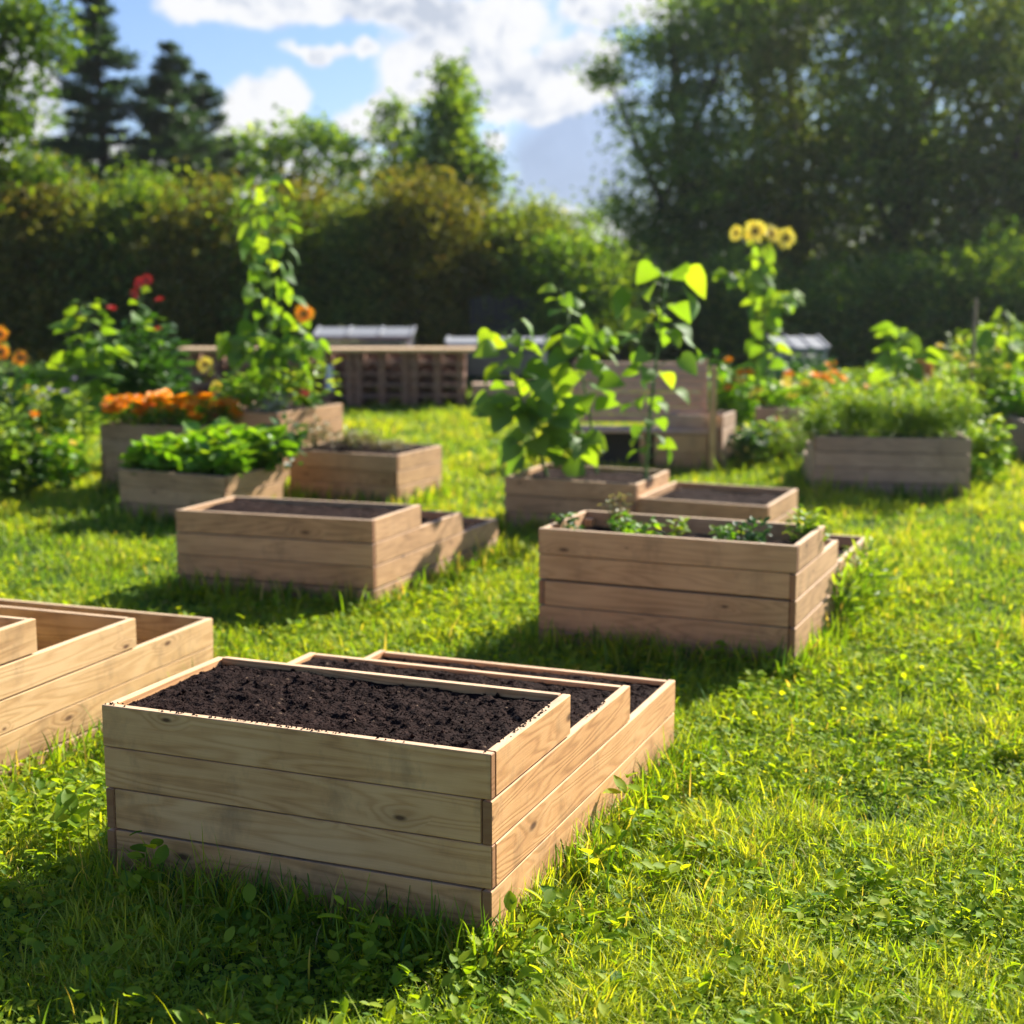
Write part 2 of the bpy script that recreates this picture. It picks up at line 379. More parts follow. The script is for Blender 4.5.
bed('raised_bed', 'wide grey brown bed of feathery greens at the right', (3.55, 11.42), .44, .12, 1.19, [.6, .9, 1.2, 1.2], W_GREY, inset=.02, sideR=(), sideL=())
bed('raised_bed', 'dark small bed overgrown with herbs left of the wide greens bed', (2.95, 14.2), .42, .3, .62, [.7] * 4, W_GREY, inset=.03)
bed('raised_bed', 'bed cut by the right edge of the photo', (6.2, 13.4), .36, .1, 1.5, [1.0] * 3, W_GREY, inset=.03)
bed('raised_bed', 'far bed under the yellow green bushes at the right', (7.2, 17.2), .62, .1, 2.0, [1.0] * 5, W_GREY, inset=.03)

# ------------------------------------------------------------------ ground
def ground():
    m, nt = newmat('turf_ground')
    geo = N(nt, 'ShaderNodeNewGeometry')
    n1 = N(nt, 'ShaderNodeTexNoise', {'Vector': geo.outputs['Position'], 'Scale': 30.0, 'Detail': 6.0, 'Roughness': .75})
    n2 = N(nt, 'ShaderNodeTexNoise', {'Vector': geo.outputs['Position'], 'Scale': 1.3, 'Detail': 3.0})
    c = ramp(nt, n1.outputs['Fac'], [(.3, (.03, .035, .01)), (.55, (.06, .12, .014)), (.8, (.14, .24, .025))])
    c = mix(nt, math_(nt, 'MULTIPLY', math_(nt, 'SUBTRACT', n2.outputs['Fac'], .6, clamp=True), 5.0, clamp=True), c, (.075, .045, .028))
    bp = N(nt, 'ShaderNodeBump', {'Height': n1.outputs['Fac'], 'Strength': .8, 'Distance': .03})
    b = N(nt, 'ShaderNodeBsdfPrincipled', {'Base Color': c, 'Roughness': .95, 'Normal': bp.outputs[0], 'Specular IOR Level': .1})
    out(nt, b.outputs[0])
    xs = np.concatenate([np.linspace(-300, -12, 20), np.linspace(-11, 11, 60), np.linspace(12, 300, 20)])
    ys = np.concatenate([np.linspace(-60, 0, 8), np.linspace(1, 26, 70), np.linspace(28, 400, 24)])
    X, Y = np.meshgrid(xs, ys); Z = .012 * np.sin(X * 2.1 + Y) * np.cos(Y * 1.7) - .012
    V = np.stack([X, Y, Z], -1).reshape(-1, 3); idx = np.arange(V.shape[0]).reshape(len(ys), len(xs))
    q = np.stack([idx[:-1, :-1], idx[:-1, 1:], idx[1:, 1:], idx[1:, :-1]], -1).reshape(-1, 4)
    o = link('ground', npmesh('ground', V, [q]), m, smooth=True); tag(o, 'green lawn ground between the timber beds', 'ground', kind='structure')
ground()

def in_bed(x, y, margin=0., soil_only=True):
    m = np.zeros(len(x), bool)
    for (ox, oy, yaw, W, D, s, zt) in BEDS:
        if soil_only and not s: continue
        dx, dy = x - ox, y - oy
        lx = dx * math.cos(yaw) - dy * math.sin(yaw); ly = dx * math.sin(yaw) + dy * math.cos(yaw)
        m |= (lx > -margin) & (lx < W + margin) & (ly > -margin) & (ly < D + margin)
    return m
def on_board(x, y):
    m = np.zeros(len(x), bool)
    for (ox, oy, yaw, W, D, s, zt) in BEDS:
        if s: continue
        dx, dy = x - ox, y - oy
        lx = dx * math.cos(yaw) - dy * math.sin(yaw); ly = dx * math.sin(yaw) + dy * math.cos(yaw)
        m |= ((abs(lx) < .05) | (abs(lx - W) < .05) | (abs(ly) < .05) | (abs(ly - D) < .05)) & (lx > -.05) & (lx < W + .05) & (ly > -.05) & (ly < D + .05)
    return m
def vnoise(x, y, s, seed):
    """cheap smooth value noise"""
    r = np.random.default_rng(seed); T = r.random((256, 256))
    fx, fy = x * s + 60.3, y * s + 40.7; ix, iy = np.floor(fx).astype(int), np.floor(fy).astype(int); tx, ty = fx - ix, fy - iy
    tx = tx * tx * (3 - 2 * tx); ty = ty * ty * (3 - 2 * ty)
    g = lambda a, b: T[a % 256, b % 256]
    return (g(ix, iy) * (1 - tx) + g(ix + 1, iy) * tx) * (1 - ty) + (g(ix, iy + 1) * (1 - tx) + g(ix + 1, iy + 1) * tx) * ty

def scatter(y0, y1, dens, marg=1.1):
    """points in the garden wedge, dens(y) per square metre"""
    ys = np.linspace(y0, y1, 60); out_ = []
    for a, b in zip(ys[:-1], ys[1:]):
        w = .37 * (a + b) / 2 + marg; n = rng.poisson(2 * w * (b - a) * dens((a + b) / 2))
        out_.append(np.stack([rng.uniform(-w, w, n), rng.uniform(a, b, n)], -1))
    return np.concatenate(out_)

def grass():
    d = lambda y: 10500 * min(1, (4.3 / y) ** 1.9)
    p = scatter(2.3, 24, d); x, y = p[:, 0], p[:, 1]
    big = vnoise(x, y, .9, 1); mid = vnoise(x, y, 3.1, 2); sm = vnoise(x, y, 11, 3)
    near = in_bed(x, y, .10) & ~in_bed(x, y, 0)
    keep = ~in_bed(x, y, .004) & ~on_board(x, y)
    thin = (sm * .5 + mid * .5); thin = thin - .16 * np.exp(-(((x + .62) / .33) ** 2 + ((y - 3.45) / .16) ** 2)) - .12 * np.exp(-(((x - .62) / .2) ** 2 + ((y - 4.25) / .2) ** 2)); keep &= (rng.random(len(x)) < np.clip((thin - .18) * 4.0, .10, 1)) | near
    x, y, big, mid, sm, near = [a[keep] for a in (x, y, big, mid, sm, near)]; n = len(x)
    sc_ = np.clip(y / 4.3, 1, 5)
    h = (.022 + .036 * rng.random(n) ** 1.6 + .10 * (mid * .6 + sm * .4) ** 2.2 * (.4 + big)) * (1 + .08 * (sc_ - 1) ** .6)
    tall = rng.random(n); h = np.where(tall > .985, h * 1.8, h); h = np.where(near, h * rng.uniform(1.0, 2.1, n), h)
    # the long uncut grass along the bed fronts
    w = rng.uniform(.0024, .0058, n) * sc_ * .85; w = np.where(rng.random(n) > .93, w * 1.7, w)
    az = rng.uniform(0, 2 * np.pi, n); lean = np.abs(rng.normal(0, .75, n)) + .25; lean = np.where(rng.random(n) > .65, lean + .6, lean)
    dirx, diry = np.cos(az), np.sin(az); fx, fy = -diry, dirx
    tw = rng.uniform(-.8, .8, n); fx2 = fx * np.cos(tw) + dirx * np.sin(tw); fy2 = fy * np.cos(tw) + diry * np.sin(tw)
    V = []
    for i, (s, ww) in enumerate(((0, .8), (.38, 1), (.75, .72), (1, 0))):
        a = lean * (s ** .8); hor = h * s * np.sin(a * .9 + .05); ver = h * s * np.cos(a * .9)
        cx = x + dirx * hor; cy = y + diry * hor; cz = ver - .004
        if ww > 0:
            V.append(np.stack([cx - fx2 * w * ww / 2, cy - fy2 * w * ww / 2, cz], -1)); V.append(np.stack([cx + fx2 * w * ww / 2, cy + fy2 * w * ww / 2, cz], -1))
        else: V.append(np.stack([cx, cy, cz], -1))
    V = np.stack(V, 1)  # n,7,3
    base = (np.arange(n) * 7)[:, None]
    q = np.concatenate([base + np.array([[0, 1, 3, 2]]), base + np.array([[2, 3, 5, 4]])]); t = base + np.array([[4, 5, 6]])
    col = np.clip(.50 + (big - .5) * .35 + (mid - .5) * .3 + (sm - .5) * .22 + rng.normal(.03, .14, n), 0, .86); col = np.where(rng.random(n) > .965, rng.uniform(.9, 1, n), col)
    me = npmesh('grass', V.reshape(-1, 3), [q, t], np.repeat(col, 7))
    o = link('grass', me, M_GRASS, smooth=False); tag(o, 'sunlit yellow green grass blades of the unmown lawn', 'grass', kind='stuff')
grass()

# generic stamped leaves -------------------------------------------------------
def rotmats(az, pitch, roll):
    """leaf frame: leaf grows along +x; az heading, pitch up, roll about its axis"""
    ca, sa, cp, sp, cr, sr = np.cos(az), np.sin(az), np.cos(pitch), np.sin(pitch), np.cos(roll), np.sin(roll)
    X = np.stack([ca * cp, sa * cp, sp], -1); Yv = np.stack([-sa, ca, 0 * ca], -1); Zv = np.cross(X, Yv)
    Y2 = Yv * cr[:, None] + Zv * sr[:, None]; Z2 = np.cross(X, Y2)
    return np.stack([X, Y2, Z2], -1)
def stamp(shape, faces, pos, Rm, s):
    n = len(pos); V = np.einsum('nij,kj->nki', Rm, shape) * np.reshape(s, (-1, 1, 1)) + pos[:, None]
    k = len(shape); return V.reshape(-1, 3), [(f[None] + (np.arange(n) * k)[:, None, None]).reshape(-1, f.shape[1]) for f in faces], k
DIA = (np.array([(0, 0, 0), (.5, .3, .05), (1, 0, -.08), (.5, -.3, .05)]), [np.array([[0, 3, 2, 1]])])
def oval(w=.32, droop=.25, cup=.08, m=4):
    V = []; s = np.linspace(0, 1, m + 1)
    for t in s:
        wd = w * math.sin(math.pi * min(1, t * .93 + .05)) ** .75; z = -droop * t * t
        V += [(t, -wd, z + cup), (t, 0, z), (t, wd, z + cup)]
    F = []
    for i in range(m):
        a = 3 * i; F += [(a, a + 3, a + 4, a + 1), (a + 1, a + 4, a + 5, a + 2)]
    return np.array(V), [np.array(F)]
def heart(droop=.45, cup=.07):
    st = [(-.10, .18), (.0, .40), (.14, .50), (.33, .50), (.53, .42), (.73, .28), (.9, .12), (1.0, .0)]; V = []
    for i, (t, w) in enumerate(st):
        z = -droop * max(t, 0) ** 2; tt = t if i else -.02
        V += [(t, -w, z + cup * w * 2 - .05 * (i == 0)), (tt if i == 0 else t - .03 * (i < 3), 0, z), (t, w, z + cup * w * 2)]
        V[-1] = (V[-1][0], V[-1][1], V[-1][2] + .02 * math.sin(i * 2.3)); V[-3] = (V[-3][0], V[-3][1], V[-3][2] + .02 * math.cos(i * 2.9))
    F = []
    for i in range(len(st) - 1):
        a = 3 * i; F += [(a, a + 3, a + 4, a + 1), (a + 1, a + 4, a + 5, a + 2)]
    return np.array(V), [np.array(F)]
OVAL = oval(); HEART = heart(); HEART2 = heart(.9, .12); LONG = oval(.10, .35, .02); SALAD = oval(.42, .35, .18)

def leaves_mesh(name, sh, pos, az, pitch, roll, s, rnd):
    V, Fc, k = stamp(sh[0], sh[1], pos, rotmats(az, pitch, roll), s)
    return npmesh(name, V, Fc, np.repeat(rnd, k))

def weeds():
    c = scatter(2.3, 9, lambda y: 430 * min(1, (4.5 / y) ** 1.5)); c = c[(vnoise(c[:, 0], c[:, 1], 1.7, 9) * .8 + rng.random(len(c)) * .6) > .62]
    # extra broad leaved weeds hugging the boards
    ex = []
    for (ox, oy, yaw, W, D, s, zt) in BEDS[:4]:
        e = Vector((math.cos(yaw), -math.sin(yaw))); f = Vector((math.sin(yaw), math.cos(yaw)))
        for _ in range((15, 20, 16, 26)[BEDS.index((ox, oy, yaw, W, D, s, zt))]):
            q = Vector((ox, oy)) + e * random.uniform(0, W) - f * random.uniform(.03, .20); ex.append(q[:])
            q = Vector((ox, oy)) + e * (W + random.uniform(.03, .30)) + f * random.uniform(0, D); ex.append(q[:])
    for (wx, wy) in ((.22, 3.98), (.28, 4.08), (.40, 4.3), (.10, 3.62), (-1.38, 4.35), (-1.30, 4.28), (.02, 3.42), (-.35, 3.36), (-1.0, 3.75), (.62, 4.72)):
        for _ in range(11): ex.append((wx + random.gauss(0, .035), wy + random.gauss(0, .035)))
    c = np.concatenate([c, np.array(ex)]); c = c[~in_bed(c[:, 0], c[:, 1], .015)]
    m = rng.integers(3, 9, len(c)); i = np.repeat(np.arange(len(c)), m); n = len(i)
    hs = rng.uniform(.5, 1.3, len(c)); hs[-len(ex):] *= rng.uniform(.7, 1.5, len(ex)); hs[-85:] *= 1.2
    tall_ = np.ones(len(c)); tall_[-90:] = rng.uniform(.9, 2.1, 90)
    az = rng.uniform(0, 6.28, n); pt = rng.uniform(-.2, 1.0, n); s = rng.uniform(.014, .040, n) * hs[i]
    up = rng.uniform(.015, .065, n) * hs[i] * tall_[i]
    pos = np.stack([c[i, 0] + np.cos(az) * .018 * rng.random(n), c[i, 1] + np.sin(az) * .018 * rng.random(n), up], -1)
    me = leaves_mesh('weeds', OVAL, pos, az, pt, rng.uniform(-.5, .5, n), s, np.clip(rng.normal(.5, .22, n), 0, 1))
    tag(link('weeds', me, M_WEED, smooth=True), 'small broad leaved weeds growing through the lawn', 'weeds', kind='stuff')
    # clover and creeping stems: many tiny round leaves low in the sward
    c = scatter(2.3, 8, lambda y: 3000 * min(1, (4.3 / y) ** 1.6)); c = c[(vnoise(c[:, 0], c[:, 1], 2.3, 5) > .42)]; c = c[~in_bed(c[:, 0], c[:, 1], .01)]
    n = len(c); pos = np.stack([c[:, 0], c[:, 1], rng.uniform(.008, .045, n)], -1)
    me = leaves_mesh('clover', oval(.36, .1, .05, 2), pos, rng.uniform(0, 6.28, n), rng.uniform(-.3, .6, n), rng.uniform(-.5, .5, n), rng.uniform(.011, .027, n) * np.clip(c[:, 1] / 4.3, 1, 2), np.clip(rng.normal(.6, .25, n), 0, 1))
    tag(link('clover', me, M_WEED), 'low clover leaves among the grass blades', 'clover', kind='stuff')
weeds()

def long_grass():
    c = []
    for bi, (ox, oy, yaw, W, D, s, zt) in enumerate(BEDS):
        e = Vector((math.cos(yaw), -math.sin(yaw))); f = Vector((math.sin(yaw), math.cos(yaw))); k = (760, 420, 340, 380)[bi] if bi < 4 else 110
        for _ in range(k):
            dd = abs(random.gauss(0, .07)) + .012
            c.append((Vector((ox, oy)) + e * random.uniform(-.05, W + .05) - f * dd)[:])
            if random.random() < .75: c.append((Vector((ox, oy)) + e * (W + dd) + f * random.uniform(0, D))[:])
            if random.random() < .4: c.append((Vector((ox, oy)) - e * dd + f * random.uniform(0, D))[:])
    c = np.array(c); e = scatter(2.35, 7, lambda y: 42); c = np.concatenate([c, e]); c = c[~in_bed(c[:, 0], c[:, 1], .004)]; n = len(c)
    x, y = c[:, 0], c[:, 1]; far = np.clip(y / 4.3, 1, 2.6); h = rng.uniform(.06, .20, n) * np.where(np.arange(n) < len(c) - 900, 1, .8); w = rng.uniform(.003, .0075, n) * far; az = rng.uniform(0, 6.28, n); bend = rng.uniform(.2, 1.5, n)
    dx, dy = np.cos(az), np.sin(az); tw = rng.uniform(-.6, .6, n); fx = -dy * np.cos(tw) + dx * np.sin(tw); fy = dx * np.cos(tw) + dy * np.sin(tw); V = []; m = 6; cx, cy, cz = x.copy(), y.copy(), np.full(n, -.004)
    for i in range(m + 1):
        s = i / m; ww = w * (1 - s ** 2.2) * .5 * (.7 + .6 * min(s * 2, 1))
        V += [np.stack([cx - fx * ww, cy - fy * ww, cz], -1), np.stack([cx + fx * ww, cy + fy * ww, cz], -1)]
        a = .08 + bend * s ** 1.3 * 1.25; cx = cx + dx * h / m * np.sin(a); cy = cy + dy * h / m * np.sin(a); cz = cz + h / m * np.cos(a)
    V = np.stack(V, 1); k = 2 * (m + 1); b = (np.arange(n) * k)[:, None]; q = np.concatenate([b + np.array([[2 * i, 2 * i + 1, 2 * i + 3, 2 * i + 2]]) for i in range(m)])
    col = np.clip(rng.normal(.42, .2, n), 0, .88); col = np.where(rng.random(n) > .93, .97, col)
    tag(link('long_grass', npmesh('long_grass', V.reshape(-1, 3), [q], np.repeat(col, k)), M_GRASS, smooth=True), 'long arching grass blades left uncut along the timber beds', 'grass', kind='stuff')
long_grass()

# ------------------------------------------------------------------ tubes
def tubes(name, paths, mat, parent=None, sides=6):
    """paths: list of (points, radii); one mesh"""
    V, Q = [], []
    for pts, rad in paths:
        pts = [Vector(p) for p in pts]; b0 = len(V)
        for i, p in enumerate(pts):
            d = (pts[min(i + 1, len(pts) - 1)] - pts[max(i - 1, 0)]).normalized()
            a = d.orthogonal().normalized() if i == 0 else (a - d * a.dot(d)).normalized()
            b = d.cross(a); r = rad[i] if isinstance(rad, (list, tuple)) else rad
            for k in range(sides):
                t = 6.2832 * k / sides; V.append(p + a * (r * math.cos(t)) + b * (r * math.sin(t)))
        for i in range(len(pts) - 1):
            for k in range(sides):
                k2 = (k + 1) % sides; Q.append((b0 + i * sides + k, b0 + i * sides + k2, b0 + (i + 1) * sides + k2, b0 + (i + 1) * sides + k))
    me = npmesh(name, np.array([v[:] for v in V]), [np.array(Q)])
    return link(name, me, mat, parent, smooth=True)

# ------------------------------------------------------------------ flowers and vegetables
def flower(root, p, face, r, pm, disc=M_DISC, petals=16, dr=.31, name='flower_head'):
    """flower facing direction `face`, petals around a seed disc"""
    n = petals * 2; f = Vector(face).normalized(); a = f.orthogonal().normalized(); b = f.cross(a); V = []; Q = []; rn = []
    for i in range(n):
        t = 6.2832 * i / petals + .1 * (i // petals) + random.uniform(-.06, .06); L = r * random.uniform(.85, 1.1); d = a * math.cos(t) + b * math.sin(t); s = f.cross(d); k = len(V)
        lift = random.uniform(-.05, .3) - .15 * (i // petals); w = 1.6 * r / petals * 1.4
        for (u, ww, z) in ((dr * .8, .5, 0), (.62, 1, .1), (1, .12, .02)):
            c = Vector(p) + d * (L * u) + f * (r * lift * (u - dr)); V += [c - s * w * ww, c + s * w * ww]
        Q += [(k, k + 1, k + 3, k + 2), (k + 2, k + 3, k + 5, k + 4)]; rn += [random.random()] * 6
    me = npmesh(name, np.array([v[:] for v in V]), [np.array(Q)], np.array(rn))
    o = link(name, me, pm, root)
    V = [Vector(p) + f * (r * .10)]; Fq = []; m = 14
    for j, (rr, z) in enumerate(((.5, .07), (1, -.02), (.9, -.12))):
        for i in range(m): t = 6.2832 * i / m; V.append(Vector(p) + (a * math.cos(t) + b * math.sin(t)) * (r * dr * rr) + f * (r * z))
    tri = np.array([(0, 1 + i, 1 + (i + 1) % m) for i in range(m)]); q = np.array([(1 + j * m + i, 1 + (j + 1) * m + i, 1 + (j + 1) * m + (i + 1) % m, 1 + j * m + (i + 1) % m) for j in range(2) for i in range(m)])
    link('seed_disc', npmesh('seed_disc', np.array([v[:] for v in V]), [tri, q]), disc, o)
    return o

def stalk(name, label, cat, base, top, nleaf, leaf, seed, mat=M_SUNL, bend=.06, sh=HEART, bottom=.1, group=None, heads=(), thick=.011, shape=None, droop=(-.5, .35), petl=.5, extra=()):
    """upright leafy plant: stem, petioles and leaves on a bent stalk; heads = [(offset, radius, material, facing)]"""
    rs = random.Random(seed); root = empty(name, base); tag(root, label, cat, group)
    base = Vector(base); rel = Vector(top) - base; ht = rel.z; pts = []; m = 9
    for i in range(m + 1):
        s = i / m; pts.append(Vector((rel.x * s + bend * math.sin(s * 3.1 + seed) * s, rel.y * s + bend * math.cos(s * 2.7 + seed) * s, ht * s)))
    stems = [(pts, [thick * (1 - .6 * i / m) for i in range(m + 1)])]
    for e in extra:  # side branches (start fraction, end offset)
        i0 = int(e[0] * m); p0 = pts[i0]; p1 = p0 + Vector(e[1]); mid = (p0 + p1) / 2 + Vector((0, 0, -.05)); stems.append(([p0, mid, p1], [thick * .6, thick * .5, thick * .35]))
    pos, az, pt, s_, rn = [], [], [], [], []
    allp = [(pts, 1.0)] + [([a for a in st[0]], .35) for st in stems[1:]]
    for (pp, frac) in allp:
        nn = max(3, int(nleaf * frac)) if frac < 1 else nleaf
        for i in range(nn):
            s = bottom + (1 - bottom) * (i + rs.random()) / nn if frac == 1 else rs.uniform(.3, 1)
            x = s * (len(pp) - 1); k = min(int(x), len(pp) - 2); p = pp[k].lerp(pp[k + 1], x - k)
            a = i * 2.4 + rs.uniform(-.5, .5); prof = shape(s) if shape else (.55 + .9 * math.sin(math.pi * min(1, s * .8 + .15))) 
            L = leaf * prof * rs.uniform(.75, 1.15); up = rs.uniform(.1, .7); pl = L * petl * rs.uniform(.7, 1.4)
            q = p + Vector((math.cos(a) * pl, math.sin(a) * pl, pl * up * .8)); stems.append(([p, (p + q) / 2 + Vector((0, 0, pl * .08)), q], [.004, .003, .0025]))
            pos.append(q[:]); az.append(a + rs.uniform(-.3, .3)); pt.append(rs.uniform(*droop)); s_.append(L); rn.append(min(1, max(0, rs.gauss(.35 + .35 * s, .2))))
    tubes('stem', stems, M_STEM, root)
    n = len(pos); rl = np.array([rs.uniform(-1.0, 1.0) for _ in range(n)])
    link('foliage', leaves_mesh('foliage', sh, np.array(pos), np.array(az), np.array(pt), rl, np.array(s_), np.array(rn)), mat, root, smooth=True)
    for (off, r, pm, face) in heads:
        c = pts[-1] + Vector(off)
        if Vector(off).length > .04: tubes('stalk', [([pts[-2], (pts[-2] + c) / 2 + Vector((0, 0, .02)), c - Vector(face).normalized() * .01], [.006, .005, .005])], M_STEM, root)
        flower(root, c, face, r, pm)
    return root

def bush(name, label, cat, base, w, h, n, leaf, mat, seed, sh=OVAL, group=None, flowers=None, stems=8, d=None, pitch=(-.3, .9), fname='blossom'):
    """mound of leaves with thin stems from its base, optional blossoms on top"""
    g = np.random.default_rng(seed); root = empty(name, base); tag(root, label, cat, group); d = d or w
    # a few lobes
    nl = max(3, int(n ** .33)); la = g.uniform(0, 6.28, nl); lr = g.uniform(0, .62, nl); lh = g.uniform(.35, .85, nl)
    i = g.integers(0, nl, n); v = g.normal(0, 1, (n, 3)); v /= np.linalg.norm(v, axis=1)[:, None]; rr = g.random(n) ** .4
    c = np.stack([np.cos(la) * lr * w / 2, np.sin(la) * lr * d / 2, lh * h * .72], -1)
    rad = np.array([w * .28, d * .28, h * .34])
    p = c[i] + v * rr[:, None] * rad; p[:, 2] = np.clip(p[:, 2], .01, None)
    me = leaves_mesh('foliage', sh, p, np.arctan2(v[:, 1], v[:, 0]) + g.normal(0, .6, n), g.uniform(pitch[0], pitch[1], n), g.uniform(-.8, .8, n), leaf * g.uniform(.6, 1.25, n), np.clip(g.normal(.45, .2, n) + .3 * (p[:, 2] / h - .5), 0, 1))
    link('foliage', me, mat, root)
    st = [([(0, 0, 0), tuple(c[k % nl] * .5 + g.normal(0, .01, 3)), tuple(c[k % nl] + g.normal(0, .03, 3))], [.005, .004, .002]) for k in range(stems)]
    tubes('stem', st, M_STEM, root, 4)
    if flowers:
        pm, k, r = flowers; gq = g
        for j in range(k):
            q = c[j % nl] + np.array([gq.uniform(-1, 1) * rad[0], gq.uniform(-1, 1) * rad[1] - rad[1] * .3, rad[2] * gq.uniform(.5, 1.15)])
            V, Q, rn = [], [], []; q = Vector(q)
            # pompon blossom: three rings of petals
            up = Vector((gq.uniform(-.4, .4), -.55 + gq.uniform(-.3, .3), 1)).normalized(); a = up.orthogonal().normalized(); b = up.cross(a)
            for ring in range(3):
                mth = 9 - ring * 2; el = .15 + ring * .5; R_ = r * (1 - .25 * ring)
                for t_ in range(mth):
                    t = 6.2832 * t_ / mth + ring; dd = a * math.cos(t) + b * math.sin(t); s = up.cross(dd); k0 = len(V)
                    tip = q + dd * (R_ * math.cos(el)) + up * (R_ * math.sin(el)); mid = q + dd * (R_ * .6 * math.cos(el)) + up * (R_ * .75 * math.sin(el) + r * .05)
                    V += [q, mid - s * R_ * .36, tip, mid + s * R_ * .36]; Q.append((k0, k0 + 1, k0 + 2, k0 + 3)); rn += [gq.random()] * 4
            link(fname, npmesh(fname, np.array([v_[:] for v_ in V]), [np.array(Q)], np.array(rn)), pm, root)
    return root

def put(o, p, rz=0): o.location = p; o.rotation_euler[2] = rz; return o
def bedpt(i, fx, fy, dz=-.03):
    ox, oy, yaw, W, D, s, zt = BEDS[i]; lx, ly = fx * W, fy * D
    return Vector((ox + lx * math.cos(yaw) + ly * math.sin(yaw), oy - lx * math.sin(yaw) + ly * math.cos(yaw), zt + dz))
I_A, I_B, I_C, I_D, I_MAR, I_SAL, I_TALL, I_DRY, I_SUN, I_LOW, I_STEP, I_WIDE, I_SMALL, I_EDGE, I_FAR = range(15)
HEADS = lambda *a: list(a)

# sunflowers in the middle bed
stalk('sunflower_plant', 'large leaved young sunflower, the bushiest and nearest, left in the middle bed', 'sunflower', bedpt(I_SUN, .20, .42), P(506, 330, 9.8), 40, .18, 3, bottom=.04, thick=.014, bend=.05, droop=(-.7, .3),
      shape=lambda s: 1.15 - .35 * s, petl=.75, extra=((.5, (-.16, -.1, .08)), (.35, (.22, 0, .22)), (.25, (.28, -.1, .05))))
stalk('sunflower_plant', 'slender young sunflower between the bushy one and the tall one in the middle bed', 'sunflower', bedpt(I_SUN, .5, .75), P(570, 288, 10.2), 26, .135, 8, bottom=.35, droop=(-.7, .3), sh=HEART, extra=((.7, (.22, .05, .12)),))
stalk('sunflower_plant', 'tallest flowerless sunflower with hanging leaves right in the middle bed', 'sunflower', bedpt(I_SUN, .93, .55), P(662, 275, 10.0), 36, .185, 5, bottom=.08, thick=.014, bend=.03, petl=1.05, droop=(-1.0, .1), sh=HEART,
      shape=lambda s: .55 + .55 * s ** 1.5)
# left tall climbing plant and its small sunflower
stalk('climbing_plant', 'very tall leafy plant reaching up to the hedge top at the left', 'climbing plant', bedpt(I_TALL, .62, .4), P(256, 174, 12.3), 70, .135, 12, bottom=.12, droop=(-1.1, .2), sh=HEART, bend=.10, thick=.016,
      shape=lambda s: .6 + .5 * math.sin(math.pi * s * .9), petl=.95, extra=((.25, (-.32, -.1, .2)), (.3, (.35, -.1, .15))))
t_ = P(296, 316, 12.2)
stalk('small_sunflower', 'single orange sunflower bloom leaning right from the tall climbing plant', 'sunflower', bedpt(I_TALL, .8, .5), t_, 12, .13, 4, bottom=.1, heads=[((.02, -.03, .02), .085, M_ORANGE, (.15, -1, .15))], droop=(-.7, .4), thick=.008)
stalk('yellow_flower', 'single round yellow flower above the marigold bed', 'flower', bedpt(I_TALL, .2, .5), P(214, 364, 12.2), 6, .08, 14, heads=[((0, -.03, 0), .07, M_YELLOW, (0, -1, .3))], thick=.006, petl=.3)
stalk('yellow_flower', 'small yellow bloom low beside the pallet counter at left', 'flower', G(223, 13.2), P(221, 386, 13.2), 5, .08, 15, heads=[((0, -.03, 0), .05, M_YELLOW, (0, -1, .3))], thick=.005, petl=.3)
# big sunflower with blooms
b = G(765, 15.6)
stalk('blooming_sunflower', 'tallest sunflower with four yellow blooms at the top', 'sunflower', b, P(766, 243, 15.6), 44, .155, 21, bottom=.38, thick=.022, bend=.05, droop=(-.7, .2),
      heads=[((-.08, -.05, .12), .125, M_YELLOW, (-.25, -1, .1)), ((.24, -.05, .05), .12, M_YELLOW, (.4, -1, .0)), ((-.27, -.02, .10), .09, M_YELLOW, (-.9, -.7, .2)), ((.1, .02, .10), .12, M_YELLOW, (.5, -.8, .5))],
      extra=((.8, (-.35, 0, .15)), (.7, (.3, 0, .2))), shape=lambda s: .75 + .3 * math.sin(math.pi * s))
stalk('leafy_plant', 'dark stemmed leafy plant standing over the wide greens bed', 'plant', G(888, 14.0), P(896, 328, 14.0), 26, .21, 31, bottom=.45, thick=.03, droop=(-.5, .3), shape=lambda s: .8, extra=((.8, (.25, 0, .05)),))
stalk('leafy_plant', 'leafy plant standing against the trees at the right edge', 'plant', G(1008, 15.2), P(1012, 315, 15.2), 26, .20, 33, bottom=.3, thick=.02, droop=(-.5, .3))
# left group plants
stalk('leafy_plant', 'light green broad leaved plant left of the red flowered bush', 'plant', G(85, 12.6), P(86, 302, 12.6), 48, .125, 41, bottom=.35, petl=.9, droop=(-.15, .35), thick=.012, extra=((.75, (.3, 0, .1)), (.6, (-.25, 0, .12))))
bush('red_flowered_bush', 'dark leaved bush topped by a few red flowers at left', 'bush', G(148, 13.4), .95, 1.55, 1300, .10, M_DARKL, 42, flowers=(M_RED, 4, .05), stems=14)
stalk('red_flower', 'tall stem of red flowers above the dark bush', 'flower', G(140, 13.1), P(134, 283, 13.1), 12, .11, 43, bottom=.5, heads=[((0, -.02, .0), .05, M_RED, (-.2, -1, .4)), ((.07, -.02, .03), .05, M_RED, (.3, -1, .2)), ((-.05, 0, -.09), .04, M_RED, (-.3, -1, 0))], thick=.007)
